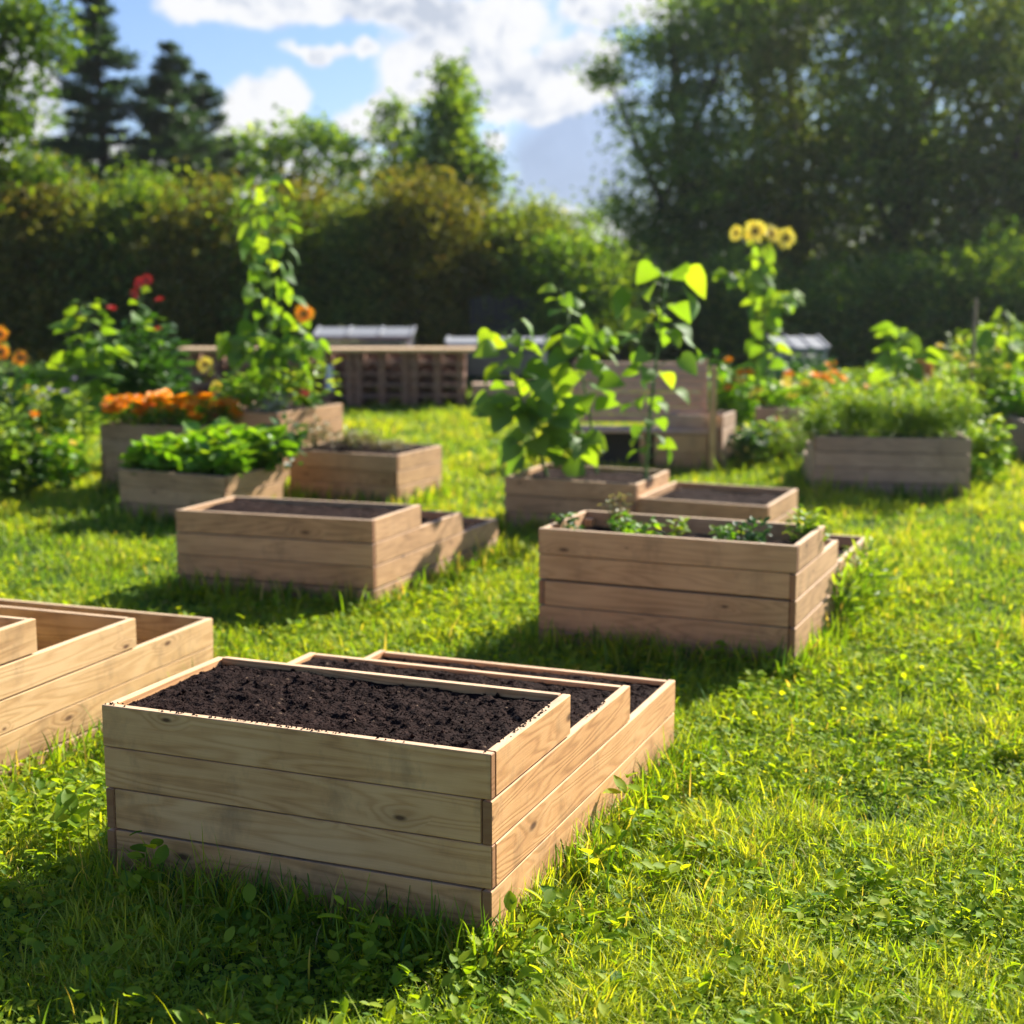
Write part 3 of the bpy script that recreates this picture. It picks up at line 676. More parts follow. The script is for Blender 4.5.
# border masses at left: individual plants
for k, (u, Y, w, h, mt, lf, fl, lab) in enumerate((
    (-12, 11.4, .8, .95, M_DILL, .075, (M_ORANGE, 3, .055), 'green plant with orange flowers at the left edge'),
    (30, 11.6, .65, .70, M_DARKL, .075, (M_YELLOW, 3, .035), 'low dark leaved flower bush near the left edge, second from it'),
    (66, 11.9, .6, .62, M_LETT, .08, (M_YELLOW, 3, .04), 'yellow green leafy plant just left of the marigold bed'),
    (10, 13.2, .8, 1.12, M_DARKL, .08, (M_YELLOW, 4, .05), 'taller flower bush behind the left edge border'),
    (52, 13.4, .7, .86, M_DILL, .07, (M_LILAC, 9, .045), 'bush of pale lilac flowers in the left border'),
    (84, 14.6, .7, .62, M_DILL, .07, None, 'small green mound behind the left border'),
    (-60, 12.2, .9, 1.0, M_DARKL, .08, (M_ORANGE, 4, .05), 'flower bush beyond the left edge'),
    )):
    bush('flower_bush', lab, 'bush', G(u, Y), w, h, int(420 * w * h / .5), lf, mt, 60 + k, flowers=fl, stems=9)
for k, (u, v, Y) in enumerate(((8, 334, 12.2), (2, 352, 11.9), (14, 358, 12.1))):
    stalk('orange_flower', ['upper orange bloom at the left edge', 'lower orange bloom cut by the left edge', 'small orange bloom under the upper one at the left edge'][k], 'flower', G(u, Y), P(u, v, Y), 6, .09, 71 + k, heads=[((0, -.02, 0), .075, M_ORANGE, (random.uniform(-.3, .3), -1, .4))], thick=.006, petl=.3)
# marigolds
mg = bush('marigold', 'bright orange marigold plant in the crowded row of the marigold bed', 'marigold', (0, 0, 0), .26, .27, 90, .06, M_LETT, 80, group='marigolds filling the tall left bed', flowers=(M_ORANGE, 18, .055), stems=5)
mg2 = bush('marigold', 'bright orange marigold plant in the crowded row of the marigold bed', 'marigold', (0, 0, 0), .24, .25, 90, .06, M_LETT, 81, group='marigolds filling the tall left bed', flowers=(M_ORANGE, 16, .055), stems=5)
q = [(.12, .12), (.36, .10), (.60, .12), (.84, .14), (.22, .42), (.5, .4), (.78, .45), (.95, .6), (.12, .75), (.4, .75), (.68, .8)]
for i, (a, c) in enumerate(q):
    o = mg if i == 0 else mg2 if i == 1 else copy_tree((mg, mg2)[i % 2]); put(o, bedpt(I_MAR, a, c, -.05), i * 1.7)
# salad
sl = bush('salad_plant', 'bright green leafy salad plant in the low left bed', 'salad', (0, 0, 0), .26, .24, 70, .11, M_LETT, 90, sh=SALAD, group='salad plants filling the low left bed', stems=4, pitch=(0, 1.2))
sl2 = bush('salad_plant', 'bright green leafy salad plant in the low left bed', 'salad', (0, 0, 0), .30, .30, 80, .11, M_LETT, 91, sh=SALAD, group='salad plants filling the low left bed', stems=4, pitch=(0, 1.2))
q = [(.14, .2), (.42, .15), (.68, .18), (.9, .25), (.1, .5), (.32, .48), (.58, .5), (.84, .55), (.2, .8), (.48, .82), (.75, .85), (.92, .8)]
for i, (a, c) in enumerate(q):
    o = sl if i == 0 else sl2 if i == 1 else copy_tree((sl, sl2)[i % 2]); put(o, bedpt(I_SAL, a, c, -.05), i * 2.1); s = .75 + .5 * c; o.scale = (s, s, s)
# plants in the tall bed
bush('leafy_bush', 'airy yellow green bush under the tall climbing plant', 'bush', bedpt(I_TALL, .75, .30), 1.0, .48, 260, .075, M_DILL, 100, stems=12)
bush('leafy_bush', 'green bush behind the marigolds in the tall bed', 'bush', bedpt(I_TALL, .3, .5), .5, .36, 200, .08, M_LETT, 101)
bush('silver_plant', 'silver grey feathery plant at the front of the tall bed', 'plant', bedpt(I_TALL, .84, .12), .30, .20, 330, .05, M_SILV, 102, sh=LONG)
bush('red_begonia', 'small plant of pinkish red flowers on the right corner of the tall bed', 'flower', bedpt(I_TALL, .93, .55), .28, .22, 70, .06, M_DARKL, 103, flowers=(M_PINK, 9, .04))
bush('trailing_plant', 'dark green trailing leaves in the gap behind the salad bed', 'plant', bedpt(I_SAL, .98, .98, -.05), .5, .42, 220, .08, M_DARKL, 104)
bush('dry_herb', 'greyish feathery herb in the front of the dry herb bed', 'herb', bedpt(I_DRY, .45, .35), .46, .22, 380, .06, M_DRY, 105, sh=LONG)
bush('dry_herb', 'brown spiky herb in the left corner of the dry herb bed', 'herb', bedpt(I_DRY, .12, .25), .28, .30, 240, .07, M_DRY, 106, sh=LONG)
bush('dry_herb', 'flat brown creeping herb in the right of the dry herb bed', 'herb', bedpt(I_DRY, .8, .45, -.02), .40, .13, 220, .05, M_DRY, 107, sh=LONG)
# seedlings in bed B
for k, (fx, fy, w, h, n, lab) in enumerate(((.16, .28, .12, .15, 26, 'tallest seedling tuft, left in the seedling bed'), (.24, .2, .10, .09, 20, 'small seedling right beside the tallest tuft'), (.05, .12, .12, .08, 22, 'seedling in the front left corner of the seedling bed'),
        (.50, .14, .09, .07, 14, 'yellowish seedling in the middle of the seedling bed'), (.64, .2, .10, .06, 16, 'low seedling right of the yellowish one'), (.78, .15, .16, .09, 34, 'dark leafy seedling near the right end of the seedling bed'), (.92, .28, .16, .13, 40, 'leafy seedling in the right corner of the seedling bed'), (.35, .12, .12, .06, 16, 'faint seedling left of the yellowish one'))):
    p_ = bedpt(I_B, fx, fy * .33 / .33 * .33 if False else fy, -.085); bush('seedling', lab, 'seedling', p_, w * 1.35, h * 1.35 + .05, int(n * 3), .036, (M_DILL, M_LETT, M_DARKL)[k % 3] if k not in (0, 5) else (M_DRY if k == 0 else M_DARKL), 120 + k, stems=5)
for k in range(5):
    ox, oy, yaw, W, D, s, zt = BEDS[I_B]; p_ = bedpt(I_B, 1.04, .5 + .11 * k, 0); p_.z = 0
    bush('tall_weed', 'grassy weed growing beside the right face of the seedling bed', 'weed', p_, 0.2, .34 + .07 * (k % 2), 150, .08, M_DILL, 140 + k, sh=LONG, group='weeds along the seedling bed', stems=4, pitch=(.3, 1.5))
# right greens
ng = 0
for i in range(16):
    fx = (i % 8 + .5) / 8 + random.uniform(-.04, .04); fy = .15 if i < 8 else .6
    if i < 2: g0 = (globals().get('gp', []) + [bush('carrot_greens', 'feathery light green plant packed in the wide right bed', 'vegetable', (0, 0, 0), .34, .44 + .08 * i, 520, .07, M_DILL, 160 + i, sh=LONG, group='feathery greens in the wide right bed', stems=6, pitch=(-.1, 1.3))]); gp = g0; o = gp[-1]
    else: o = copy_tree(gp[i % 2])
    put(o, bedpt(I_WIDE, fx, fy, -.06), i * 1.3); o.scale = (1, 1, random.uniform(.65, 1.2))
for k, (u, Y, w, h, mt, lf, fl, sh, lab) in enumerate((
    (985, 12.2, .55, .62, M_DILL, .075, None, OVAL, 'bright creeper spilling over the right end of the wide bed'),
    (975, 11.9, .30, .34, M_LETT, .06, None, OVAL, 'low leafy plant at the right foot of the wide bed'),
    (735, 15.5, .8, .80, M_LETT, .09, (M_ORANGE, 7, .06), OVAL, 'green bush just right of the slatted bench'),
    (778, 14.8, .6, .75, M_LETT, .08, (M_YELLOW, 10, .07), OVAL, 'bush with yellow and orange blooms under the tall sunflower'),
    (818, 16.0, .8, .75, M_DILL, .08, (M_ORANGE, 9, .07), OVAL, 'bush with a few orange blooms behind the wide bed'),
    (858, 15.5, .9, .62, M_DILL, .075, (M_ORANGE, 2, .04), LONG, 'feathery mound left of the dark stemmed plant'),
    (900, 15.0, 1.0, .62, M_DILL, .07, None, LONG, 'feathery mound around the dark stemmed plant'),
    (935, 16.0, .9, .72, M_DILL, .07, None, OVAL, 'loose green mound behind the rusty bloom'),
    (968, 15.2, 1.0, .95, M_DILL, .075, (M_YELLOW, 12, .05), OVAL, 'yellow green bush beside the tall stake'),
    (1022, 14.6, .9, .80, M_LETT, .08, None, OVAL, 'leafy bush cut by the right edge'),
    (1050, 16.6, 1.2, 1.25, M_DILL, .08, None, OVAL, 'tall yellow green bush beyond the right edge'),
    (990, 16.8, 1.1, 1.15, M_DILL, .08, (M_YELLOW, 3, .05), OVAL, 'tall yellow green bush behind the stake'),
    (765, 13.7, .5, .42, M_DILL, .07, (M_PINK, 4, .03), OVAL, 'small bush with pinkish tips in front of the tall sunflower'),
    (800, 13.6, .55, .50, M_DILL, .07, None, LONG, 'green herb clump left behind the wide bed'),
    (742, 13.3, .42, .42, M_DARKL, .07, None, OVAL, 'dark green clump against the weathered stepped bed'),
    (870, 17.2, 1.3, .75, M_DILL, .085, None, OVAL, 'wide low green mound just behind the dark stemmed plant'),
    (930, 17.6, 1.3, .80, M_LETT, .085, None, OVAL, 'wide green mound behind and right of the rusty bloom'),
    (800, 18.0, 1.3, .78, M_DARKL, .085, (M_ORANGE, 3, .05), OVAL, 'dark green mound hiding the small cold frame'),
    (725, 17.5, .9, .80, M_DARKL, .085, None, OVAL, 'dark green mound left of the tall blooming sunflower'),
    (840, 13.6, .8, .60, M_DILL, .07, None, LONG, 'feathery clump behind the left half of the wide bed'),
    (925, 13.8, .8, .62, M_DILL, .07, None, LONG, 'feathery clump behind the right half of the wide bed'),
    )):
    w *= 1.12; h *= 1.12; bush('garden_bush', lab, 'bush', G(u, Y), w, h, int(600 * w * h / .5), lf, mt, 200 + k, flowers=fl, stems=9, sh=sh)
rb = empty('faded_bloom', G(922, 14.3)); tag(rb, 'round rusty orange faded bloom above the wide greens bed', 'flower')
tp = P(922, 370, 14.3) - G(922, 14.3); tubes('stem', [([(0, 0, 0), (.02, 0, tp.z * .5), tuple(tp)], .01)], M_STEM, rb)
flower(rb, tp, (0, -1, .1), .125, petal('rusty_petal', (.42, .13, .04), (.55, .25, .10), (1, .9, .6)), M_RUST, 20, .7)
sk = tubes('wooden_stake', [([(0, 0, 0), (0, 0, .6), (.01, 0, P(968, 298, 14.9).z)], .018)], M_STAKE); sk.location = G(968, 14.9); tag(sk, 'upright thin wooden stake among the bushes at right', 'stake')

# ------------------------------------------------------------------ slatted bench
def bench():
    a = G(568, 13.15); L = 1.27; root = empty('slatted_bench', a, -.10)
    tag(root, 'wooden bench with a tall slatted back behind the sunflower bed', 'bench')
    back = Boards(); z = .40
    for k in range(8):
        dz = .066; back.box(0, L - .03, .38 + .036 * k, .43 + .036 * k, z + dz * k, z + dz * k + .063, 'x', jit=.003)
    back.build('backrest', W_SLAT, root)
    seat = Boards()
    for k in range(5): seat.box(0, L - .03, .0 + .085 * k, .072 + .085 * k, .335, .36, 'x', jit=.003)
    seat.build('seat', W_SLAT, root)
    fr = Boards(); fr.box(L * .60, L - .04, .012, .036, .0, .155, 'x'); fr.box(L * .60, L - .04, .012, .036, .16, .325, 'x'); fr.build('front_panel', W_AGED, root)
    lp = Boards(); lp.box(.0, L - .04, .38, .40, .0, .33, 'x'); lp.build('shade_panel', M_FENCE, root)  # dark panel standing in for the shade under the seat
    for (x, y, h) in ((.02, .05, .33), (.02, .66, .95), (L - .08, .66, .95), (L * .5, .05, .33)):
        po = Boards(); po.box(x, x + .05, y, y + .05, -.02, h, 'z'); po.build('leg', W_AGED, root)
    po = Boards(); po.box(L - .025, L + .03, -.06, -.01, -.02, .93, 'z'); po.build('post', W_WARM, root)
bench()

# ------------------------------------------------------------------ pallet counter at the back
def pallets():
    Y = 19.6; a = G(188, Y); e = G(466, Y); root = empty('pallet_counter', a, 0); L = (e - a).length
    tag(root, 'long counter of stacked pallets under a pale plank top at the back of the lawn', 'counter')
    top = Boards(); n = 3
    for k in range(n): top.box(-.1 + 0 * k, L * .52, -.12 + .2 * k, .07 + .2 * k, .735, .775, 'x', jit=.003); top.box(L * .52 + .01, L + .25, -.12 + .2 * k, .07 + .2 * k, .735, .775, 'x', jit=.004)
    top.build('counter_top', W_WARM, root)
    x = 0.0; w = L / 5 - .02
    while x < L - .3:
        pl = Boards()
        for lev in range(5):
            z = .02 + lev * .143
            for k in range(5): pl.box(x, x + .09 + w - .09, .0 + .21 * k, .10 + .21 * k, z + .118, z + .138, 'x', jit=.004)
            for bx in (0, w / 2 - .05, w - .10):
                pl.box(x + bx, x + bx + .10, .0, .95, z + .098, z + .115, 'y', jit=.002)
                for yy in (.005, .42, .80): pl.box(x + bx, x + bx + .10, yy, yy + .14, z + .0, z + .096, 'y', jit=.004)
        for k in range(8): pl.box(x + w / 8 * k, x + w / 8 * k + w / 8 - .008, .96, .98, .02, .72, 'z', jit=.003)  # closed backing added behind each stack to keep its gaps dark
        pl.build('pallet_stack', W_PALLET, root); x += w + .02
    sg = Boards(); sg.box(L * .5, L * .5 + .09, -.03, -.012, .22, .56, 'z'); sg.build('white_board', M_WHITE, root)
pallets()

def coldframe(name, label, u0, u1, v, Y, dpt, tilt, mat, legz):
    a, b = P(u0, v, Y), P(u1, v, Y); root = empty(name, (a.x, Y, 0)); tag(root, label, 'cold frame'); L = b.x - a.x; zt = a.z
    t = Boards()
    from mathutils import Matrix
    M = Matrix.Translation((0, 0, zt)) @ Matrix.Rotation(tilt, 4, 'X')
    t.box(0, L, 0, dpt, -.03, .03, 'x', M=M)
    for k in range(4): t.box(L * k / 3 - .02, L * k / 3 + .02, -.02, dpt + .02, .035, .05, 'y', M=M)
    t.build('lid', mat, root)
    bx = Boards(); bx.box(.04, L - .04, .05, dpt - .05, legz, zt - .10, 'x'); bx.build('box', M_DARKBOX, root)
    for x in (.02, L - .07):
        for y in (.03, dpt - .08): l = Boards(); l.box(x, x + .05, y, y + .05, -.02, zt - .04, 'z'); l.build('leg', M_METAL, root)
coldframe('cold_frame', 'grey cold frame with a sloping pale lid behind the pallet counter', 314, 412, 338, 21.0, .62, .16, M_SHEET, .25)
coldframe('cold_frame', 'long low cold frame with a pale lid right of the pallet counter', 446, 548, 345, 20.6, .9, .05, M_SHEET, .35)
coldframe('cold_frame', 'small cold frame with a blue grey lid behind the tall sunflower', 778, 829, 350, 20.0, .8, .15, M_SHEET, .3)
bx = Boards(); bx.box(0, .9, 0, .5, 0, .145, 'x'); bx.box(0, .9, 0, .5, .15, .30, 'x'); o = bx.build('wooden_crate', W_GREY); o.location = G(472, 19.7); tag(o, 'low brown wooden box standing right beside the pallet counter', 'crate')
bush('dry_plant', 'reddish brown dry plant standing behind the grey cold frame', 'plant', P(355, 340, 22.4) - Vector((0, 0, .55)), 1.1, .85, 160, .10, M_DRY, 300, stems=12)
wp = Boards(); wp.box(0, .05, 0, .05, -.02, .62, 'z'); o = wp.build('white_post', M_WHITE); o.location = G(180, 14.5); tag(o, 'short white post left of the pallet counter behind the dark bush', 'post')
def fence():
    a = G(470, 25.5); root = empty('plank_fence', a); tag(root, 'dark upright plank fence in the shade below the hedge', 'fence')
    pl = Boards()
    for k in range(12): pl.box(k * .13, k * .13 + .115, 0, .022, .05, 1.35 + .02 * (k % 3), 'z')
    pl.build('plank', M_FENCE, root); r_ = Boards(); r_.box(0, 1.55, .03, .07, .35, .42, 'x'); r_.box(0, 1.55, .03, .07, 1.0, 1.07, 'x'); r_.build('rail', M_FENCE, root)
fence()

# ------------------------------------------------------------------ trees
def crown_leaves(blobs, leaf, seed, clump=.35, per=34, sh=DIA, up=.3):
    """blobs: (x,y,z,rx,ry,rz,nclumps). Leaves gather in small clumps spread through and on each ellipsoid."""
    g = np.random.default_rng(seed); C = []
    for (x, y, z, rx, ry, rz, n) in blobs:
        v = g.normal(0, 1, (n, 3)); v /= np.linalg.norm(v, axis=1)[:, None]; r = g.random(n) ** .45 * (1 + .18 * g.normal(0, 1, n))
        C.append(np.array([x, y, z]) + v * r[:, None] * np.array([rx, ry, rz]))
    C = np.concatenate(C); m = len(C); size = g.uniform(.45, 1.3, m) * clump; tone = g.normal(0, .13, m)
    i = np.repeat(np.arange(m), per); n = len(i)
    v = g.normal(0, 1, (n, 3)) * np.array([1, 1, .6]); p = C[i] + v * size[i][:, None] * .55
    az = g.uniform(0, 6.28, n); pt = g.normal(-.1, .6, n); rl = g.normal(0, .8, n); s = leaf * g.uniform(.6, 1.3, n)
    rn = np.clip(.5 + tone[i] + g.normal(0, .16, n), 0, 1)
    V, Fc, k = stamp(sh[0], sh[1], p, rotmats(az, pt, rl), s)
    return V, Fc, np.repeat(rn, k), C
def tree(name, label, cat, base, blobs, leaf, mat, seed, trunk=.16, clump=.4, per=34, limbs=14, group=None, trunk_top=None):
    root = empty(name, base); tag(root, label, cat, group)
    V, Fc, rn, C = crown_leaves(blobs, leaf, seed, clump, per)
    link('crown', npmesh('crown', V, Fc, rn), mat, root)
    rs = random.Random(seed); bl = np.array([b[:3] for b in blobs]); tc = bl.mean(0); tt = trunk_top or float(bl[:, 2].max())
    tp = [Vector((0, 0, -.05)), Vector((tc[0] * .2, tc[1] * .2, tt * .3)), Vector((tc[0] * .6, tc[1] * .6, tt * .65)), Vector((tc[0], tc[1], tt))]
    paths = [(tp, [trunk, trunk * .8, trunk * .5, trunk * .15])]
    for k in range(limbs):
        c = Vector(C[rs.randrange(len(C))]); s = rs.uniform(.15, .8); p0 = tp[1].lerp(tp[2], s) if s > .3 else tp[0].lerp(tp[1], .6 + s)
        mid = p0.lerp(c, .5) + Vector((rs.uniform(-.2, .2), rs.uniform(-.2, .2), rs.uniform(-.1, .35))); paths.append(([p0, mid, c], [trunk * .35, trunk * .2, trunk * .06]))
    tubes('trunk', paths, M_BARK, root, 7)
    return root
def blobs_px(base, Y, lst):
    """(u, v, ru, rv, depth radius, n) measured in the view at distance Y turned into metres around the base"""
    out_ = []
    for (u, v, ru, rv, rd, n) in lst:
        c = P(u, v, Y); s = Y / F; out_.append((c.x - base.x, c.y - base.y, c.z, ru * s, rd, rv * s, n))
    return out_
# right wood: four big broadleaf trees
for k, (u, Y, lst, mt, lab) in enumerate((
    (690, 36, [(645, 52, 42, 26, 1.1, 34), (700, 40, 60, 50, 2.2, 100), (662, 150, 45, 44, 1.8, 62), (705, 150, 56, 70, 2.5, 150), (655, 245, 45, 55, 1.8, 110), (676, 100, 34, 18, 1, 26), (705, 260, 65, 70, 2.2, 230), (660, 320, 50, 40, 1.8, 90), (740, 0, 60, 30, 1.8, 90), (622, 205, 20, 22, .8, 20), (608, 75, 20, 16, .8, 14), (625, 115, 16, 12, .8, 8)], M_TREE, 'big broadleaf tree with ragged left side against the clouds'),
    (800, 38, [(775, 60, 60, 75, 2.5, 175), (800, 170, 75, 80, 3, 290), (800, 280, 75, 75, 3, 260), (790, -10, 80, 35, 2.5, 110), (740, 215, 45, 60, 2.2, 130)], M_TREEC, 'dark tree right behind the blooming sunflower'),
    (900, 36, [(890, 60, 80, 85, 3, 265), (900, 180, 85, 90, 3, 350), (895, 290, 85, 70, 3, 260), (890, -15, 90, 35, 2.5, 120)], M_TREE, 'dark full tree between the sunflower and the right edge'),
    (1010, 34.5, [(1005, 40, 80, 85, 3, 245), (1010, 170, 80, 90, 3, 330), (1005, 280, 85, 70, 3, 260), (1100, 120, 70, 130, 3, 220)], M_TREEC, 'dark tree filling the right edge of the photo'),
    )):
    b = G(u, Y); tree('broadleaf_tree', lab, 'tree', b, blobs_px(b, Y, lst), (.15, .17, .17, .17)[k], mt, 400 + k, trunk=.3, clump=(.6, .7, .7, .7)[k], per=34)
# understory in front of the right wood
for k, (u, v, ru, rv, Y) in enumerate(((740, 300, 45, 50, 29), (840, 310, 60, 45, 28.5), (930, 300, 60, 50, 28), (1010, 290, 55, 55, 27.5), (665, 330, 45, 38, 29.5))):
    b = G(u, Y); tree('dark_shrub', ['shrub behind the blooming sunflower under the right wood', 'dark shrub under the wood behind the small cold frame', 'dark shrub under the wood behind the rusty bloom', 'dark shrub under the wood at the right edge', 'dark shrub under the left foot of the right wood'][k], 'shrub', b,
        blobs_px(b, Y, [(u, v, ru, rv, 1.1, 150), (u + 10, v + 40, ru, 30, 1.1, 90)]), .125, M_TREE, 440 + k, trunk=.06, clump=.42, per=36, limbs=8)
# olive hedge shrubs along the back, left to centre
hd = ((-10, 235, 55, 70), (40, 240, 55, 65), (95, 235, 55, 55), (150, 250, 50, 60), (205, 235, 55, 62), (262, 262, 45, 60), (310, 240, 55, 50), (365, 235, 55, 48), (420, 240, 55, 50), (475, 245, 50, 48), (525, 262, 48, 45), (572, 275, 42, 42), (615, 285, 40, 42))
names = ('cut by the left edge', 'second from the left edge', 'below the taller conifer', 'left behind the red flowers', 'below the shorter conifer', 'behind the tall climbing plant', 'left over the pallet counter', 'over the grey cold frame', 'right over the pallet counter', 'left of the plank fence top', 'just over the plank fence', 'behind the slender sunflower', 'where hedge and right wood meet')
for k, (u, v, ru, rv) in enumerate(hd):
    Y = 27 + 1.2 * math.sin(k * 2.1); b = G(u, Y); v += 15 * math.sin(k * 3.7) + 4; ru *= 1 + .2 * math.sin(k * 5.1); Y += 1.5 * math.sin(k * 4.3)
    tree('hedge_shrub', 'olive brown hedge shrub ' + names[k], 'shrub', b, blobs_px(b, Y, [(u, v, ru, rv, 1.3, 210), (u + 8, v + rv * .9, ru, rv * .6, 1.2, 120), (u - 12, v - rv * .45, ru * .5, rv * .55, .8, 45), (u, 325, ru * 1.15, 34, 1.3, 110), (u + 20, v - rv * .1, ru * .6, rv * .9, 1.0, 70)]), .11, (M_HEDGE, M_HEDGE, M_TREEC, M_TREE, M_HEDGE, M_TREE, M_HEDGE, M_TREEC, M_HEDGE, M_HEDGE, M_TREEC, M_TREE, M_TREEC)[k], 460 + k, trunk=.09, clump=.50, per=34, limbs=10, group=None)
# left light tree
b = G(-95, 20.5); tree('broadleaf_tree', 'light green tree with sky gaps at the upper left corner', 'tree', b, blobs_px(b, 20.5, [(25, 22, 48, 30, .9, 52), (-5, 70, 42, 34, 1, 42), (48, 50, 26, 16, .6, 12), (8, 122, 34, 18, .8, 26), (-50, -10, 60, 60, 1, 60), (30, 168, 44, 16, .7, 24), (-60, 120, 40, 70, 1, 50)]), .125, M_TREEB, 500, trunk=.13, clump=.30, per=26)
# mid distance airy trees
for k, (u, Y, lst, mt, lab, lf) in enumerate((
    (140, 41, [(60, 150, 44, 32, 1.2, 26), (130, 160, 44, 28, 1.2, 28), (200, 155, 36, 22, 1.1, 26), (240, 150, 26, 26, 1, 20), (160, 130, 30, 20, 1, 14)], M_TREE, 'loose dark tree with sky gaps behind the two conifers', .2),
    (285, 38, [(285, 150, 40, 30, 1.2, 40), (325, 142, 34, 26, 1.1, 32), (262, 175, 30, 20, 1, 18), (350, 172, 28, 26, 1, 22), (305, 188, 50, 14, 1, 16)], M_TREE, 'airy dark tree over the hedge left of the birch', .2),
    (400, 38, [(396, 108, 8, 16, .5, 9), (392, 138, 20, 26, .8, 26), (412, 160, 20, 24, .8, 22), (385, 180, 26, 18, .8, 18)], M_TREE, 'thin pointed tree just left of the birch', .18),
    (455, 34, [(450, 76, 9, 14, .5, 16), (452, 100, 19, 22, .8, 50), (450, 132, 28, 26, 1, 80), (462, 165, 34, 30, 1, 90), (485, 192, 24, 18, .8, 30), (432, 170, 26, 28, .9, 44)], M_TREE, 'bright green birch with a pointed top against the clouds', .16),
    (545, 44, [(560, 225, 20, 8, .8, 14), (530, 215, 22, 14, .8, 22), (595, 215, 20, 14, .8, 20)], M_TREE, 'low far tree under the white cloud at the horizon', .13))):
    b = G(u, Y); tree('broadleaf_tree', lab, 'tree', b, blobs_px(b, Y, lst), lf, mt, 510 + k, trunk=.15, clump=.42, per=20, limbs=10)

def pine(label, u, Y, vtop, vbot, hw, seed, base_v=300, dens=1.0):
    b = G(u, Y); top = P(u, vtop, Y).z; bot = P(u, vbot, Y).z; root = empty('conifer_tree', b); tag(root, label, 'tree')
    g = np.random.default_rng(seed); rs = random.Random(seed); s = Y / F; W = hw * s
    paths = [([(0, 0, -.1), (.1, 0, top * .5), (.03, 0, top)], [.22, .15, .02])]; P0, AZ, PT, S = [], [], [], []
    z = bot
    while z < top:
        f = (z - bot) / (top - bot); rad = W * (1 - f) ** .75 * (.55 + .6 * abs(math.sin(z * 3.1 + seed))) + .10
        for k in range(6):
            if rs.random() < .12: continue
            a = rs.uniform(0, 6.28); L = rad * rs.uniform(.55, 1.15); rise = rs.uniform(-.15, .3) + .25 * f
            e = Vector((math.cos(a) * L, math.sin(a) * L, L * rise)); st = Vector((.05, 0, z)); mid = st + e * .55 + Vector((0, 0, -.06 * L))
            paths.append(([st, mid, st + e], [.035, .02, .008])); nn = int((50 + 95 * L) * dens)
            t = g.random(nn) ** .6; c = np.array(st)[None] + np.array(e)[None] * t[:, None] + g.normal(0, 1, (nn, 3)) * np.array([.16, .16, .07]) * (.4 + L * .35)
            P0.append(c); AZ.append(a + g.normal(0, .9, nn)); PT.append(g.normal(.2, .4, nn)); S.append(g.uniform(.08, .17, nn))
        z += rs.uniform(.18, .34)
    P0, AZ, PT, S = map(np.concatenate, (P0, AZ, PT, S)); n = len(P0)
    sh = (np.array([(0, 0, 0), (.5, .14, .03), (1, 0, -.05), (.5, -.14, .03)]), DIA[1])
    link('crown', leaves_mesh('crown', sh, P0, AZ, PT, g.uniform(-1, 1, n), S * 1.25, np.clip(g.normal(.5, .25, n), 0, 1)), M_PINE, root)
    tubes('trunk', paths, M_BARK, root, 5)
pine('taller dark conifer at the upper left', 108, 36, -5, 200, 62, 3, dens=2.3)
pine('shorter dark conifer with a pointed top right of the taller one', 180, 37, 48, 205, 60, 5, dens=2.5)
pine('small conifer peeking out right of the shorter conifer', 207, 40, 78, 190, 36, 8, dens=2.2)

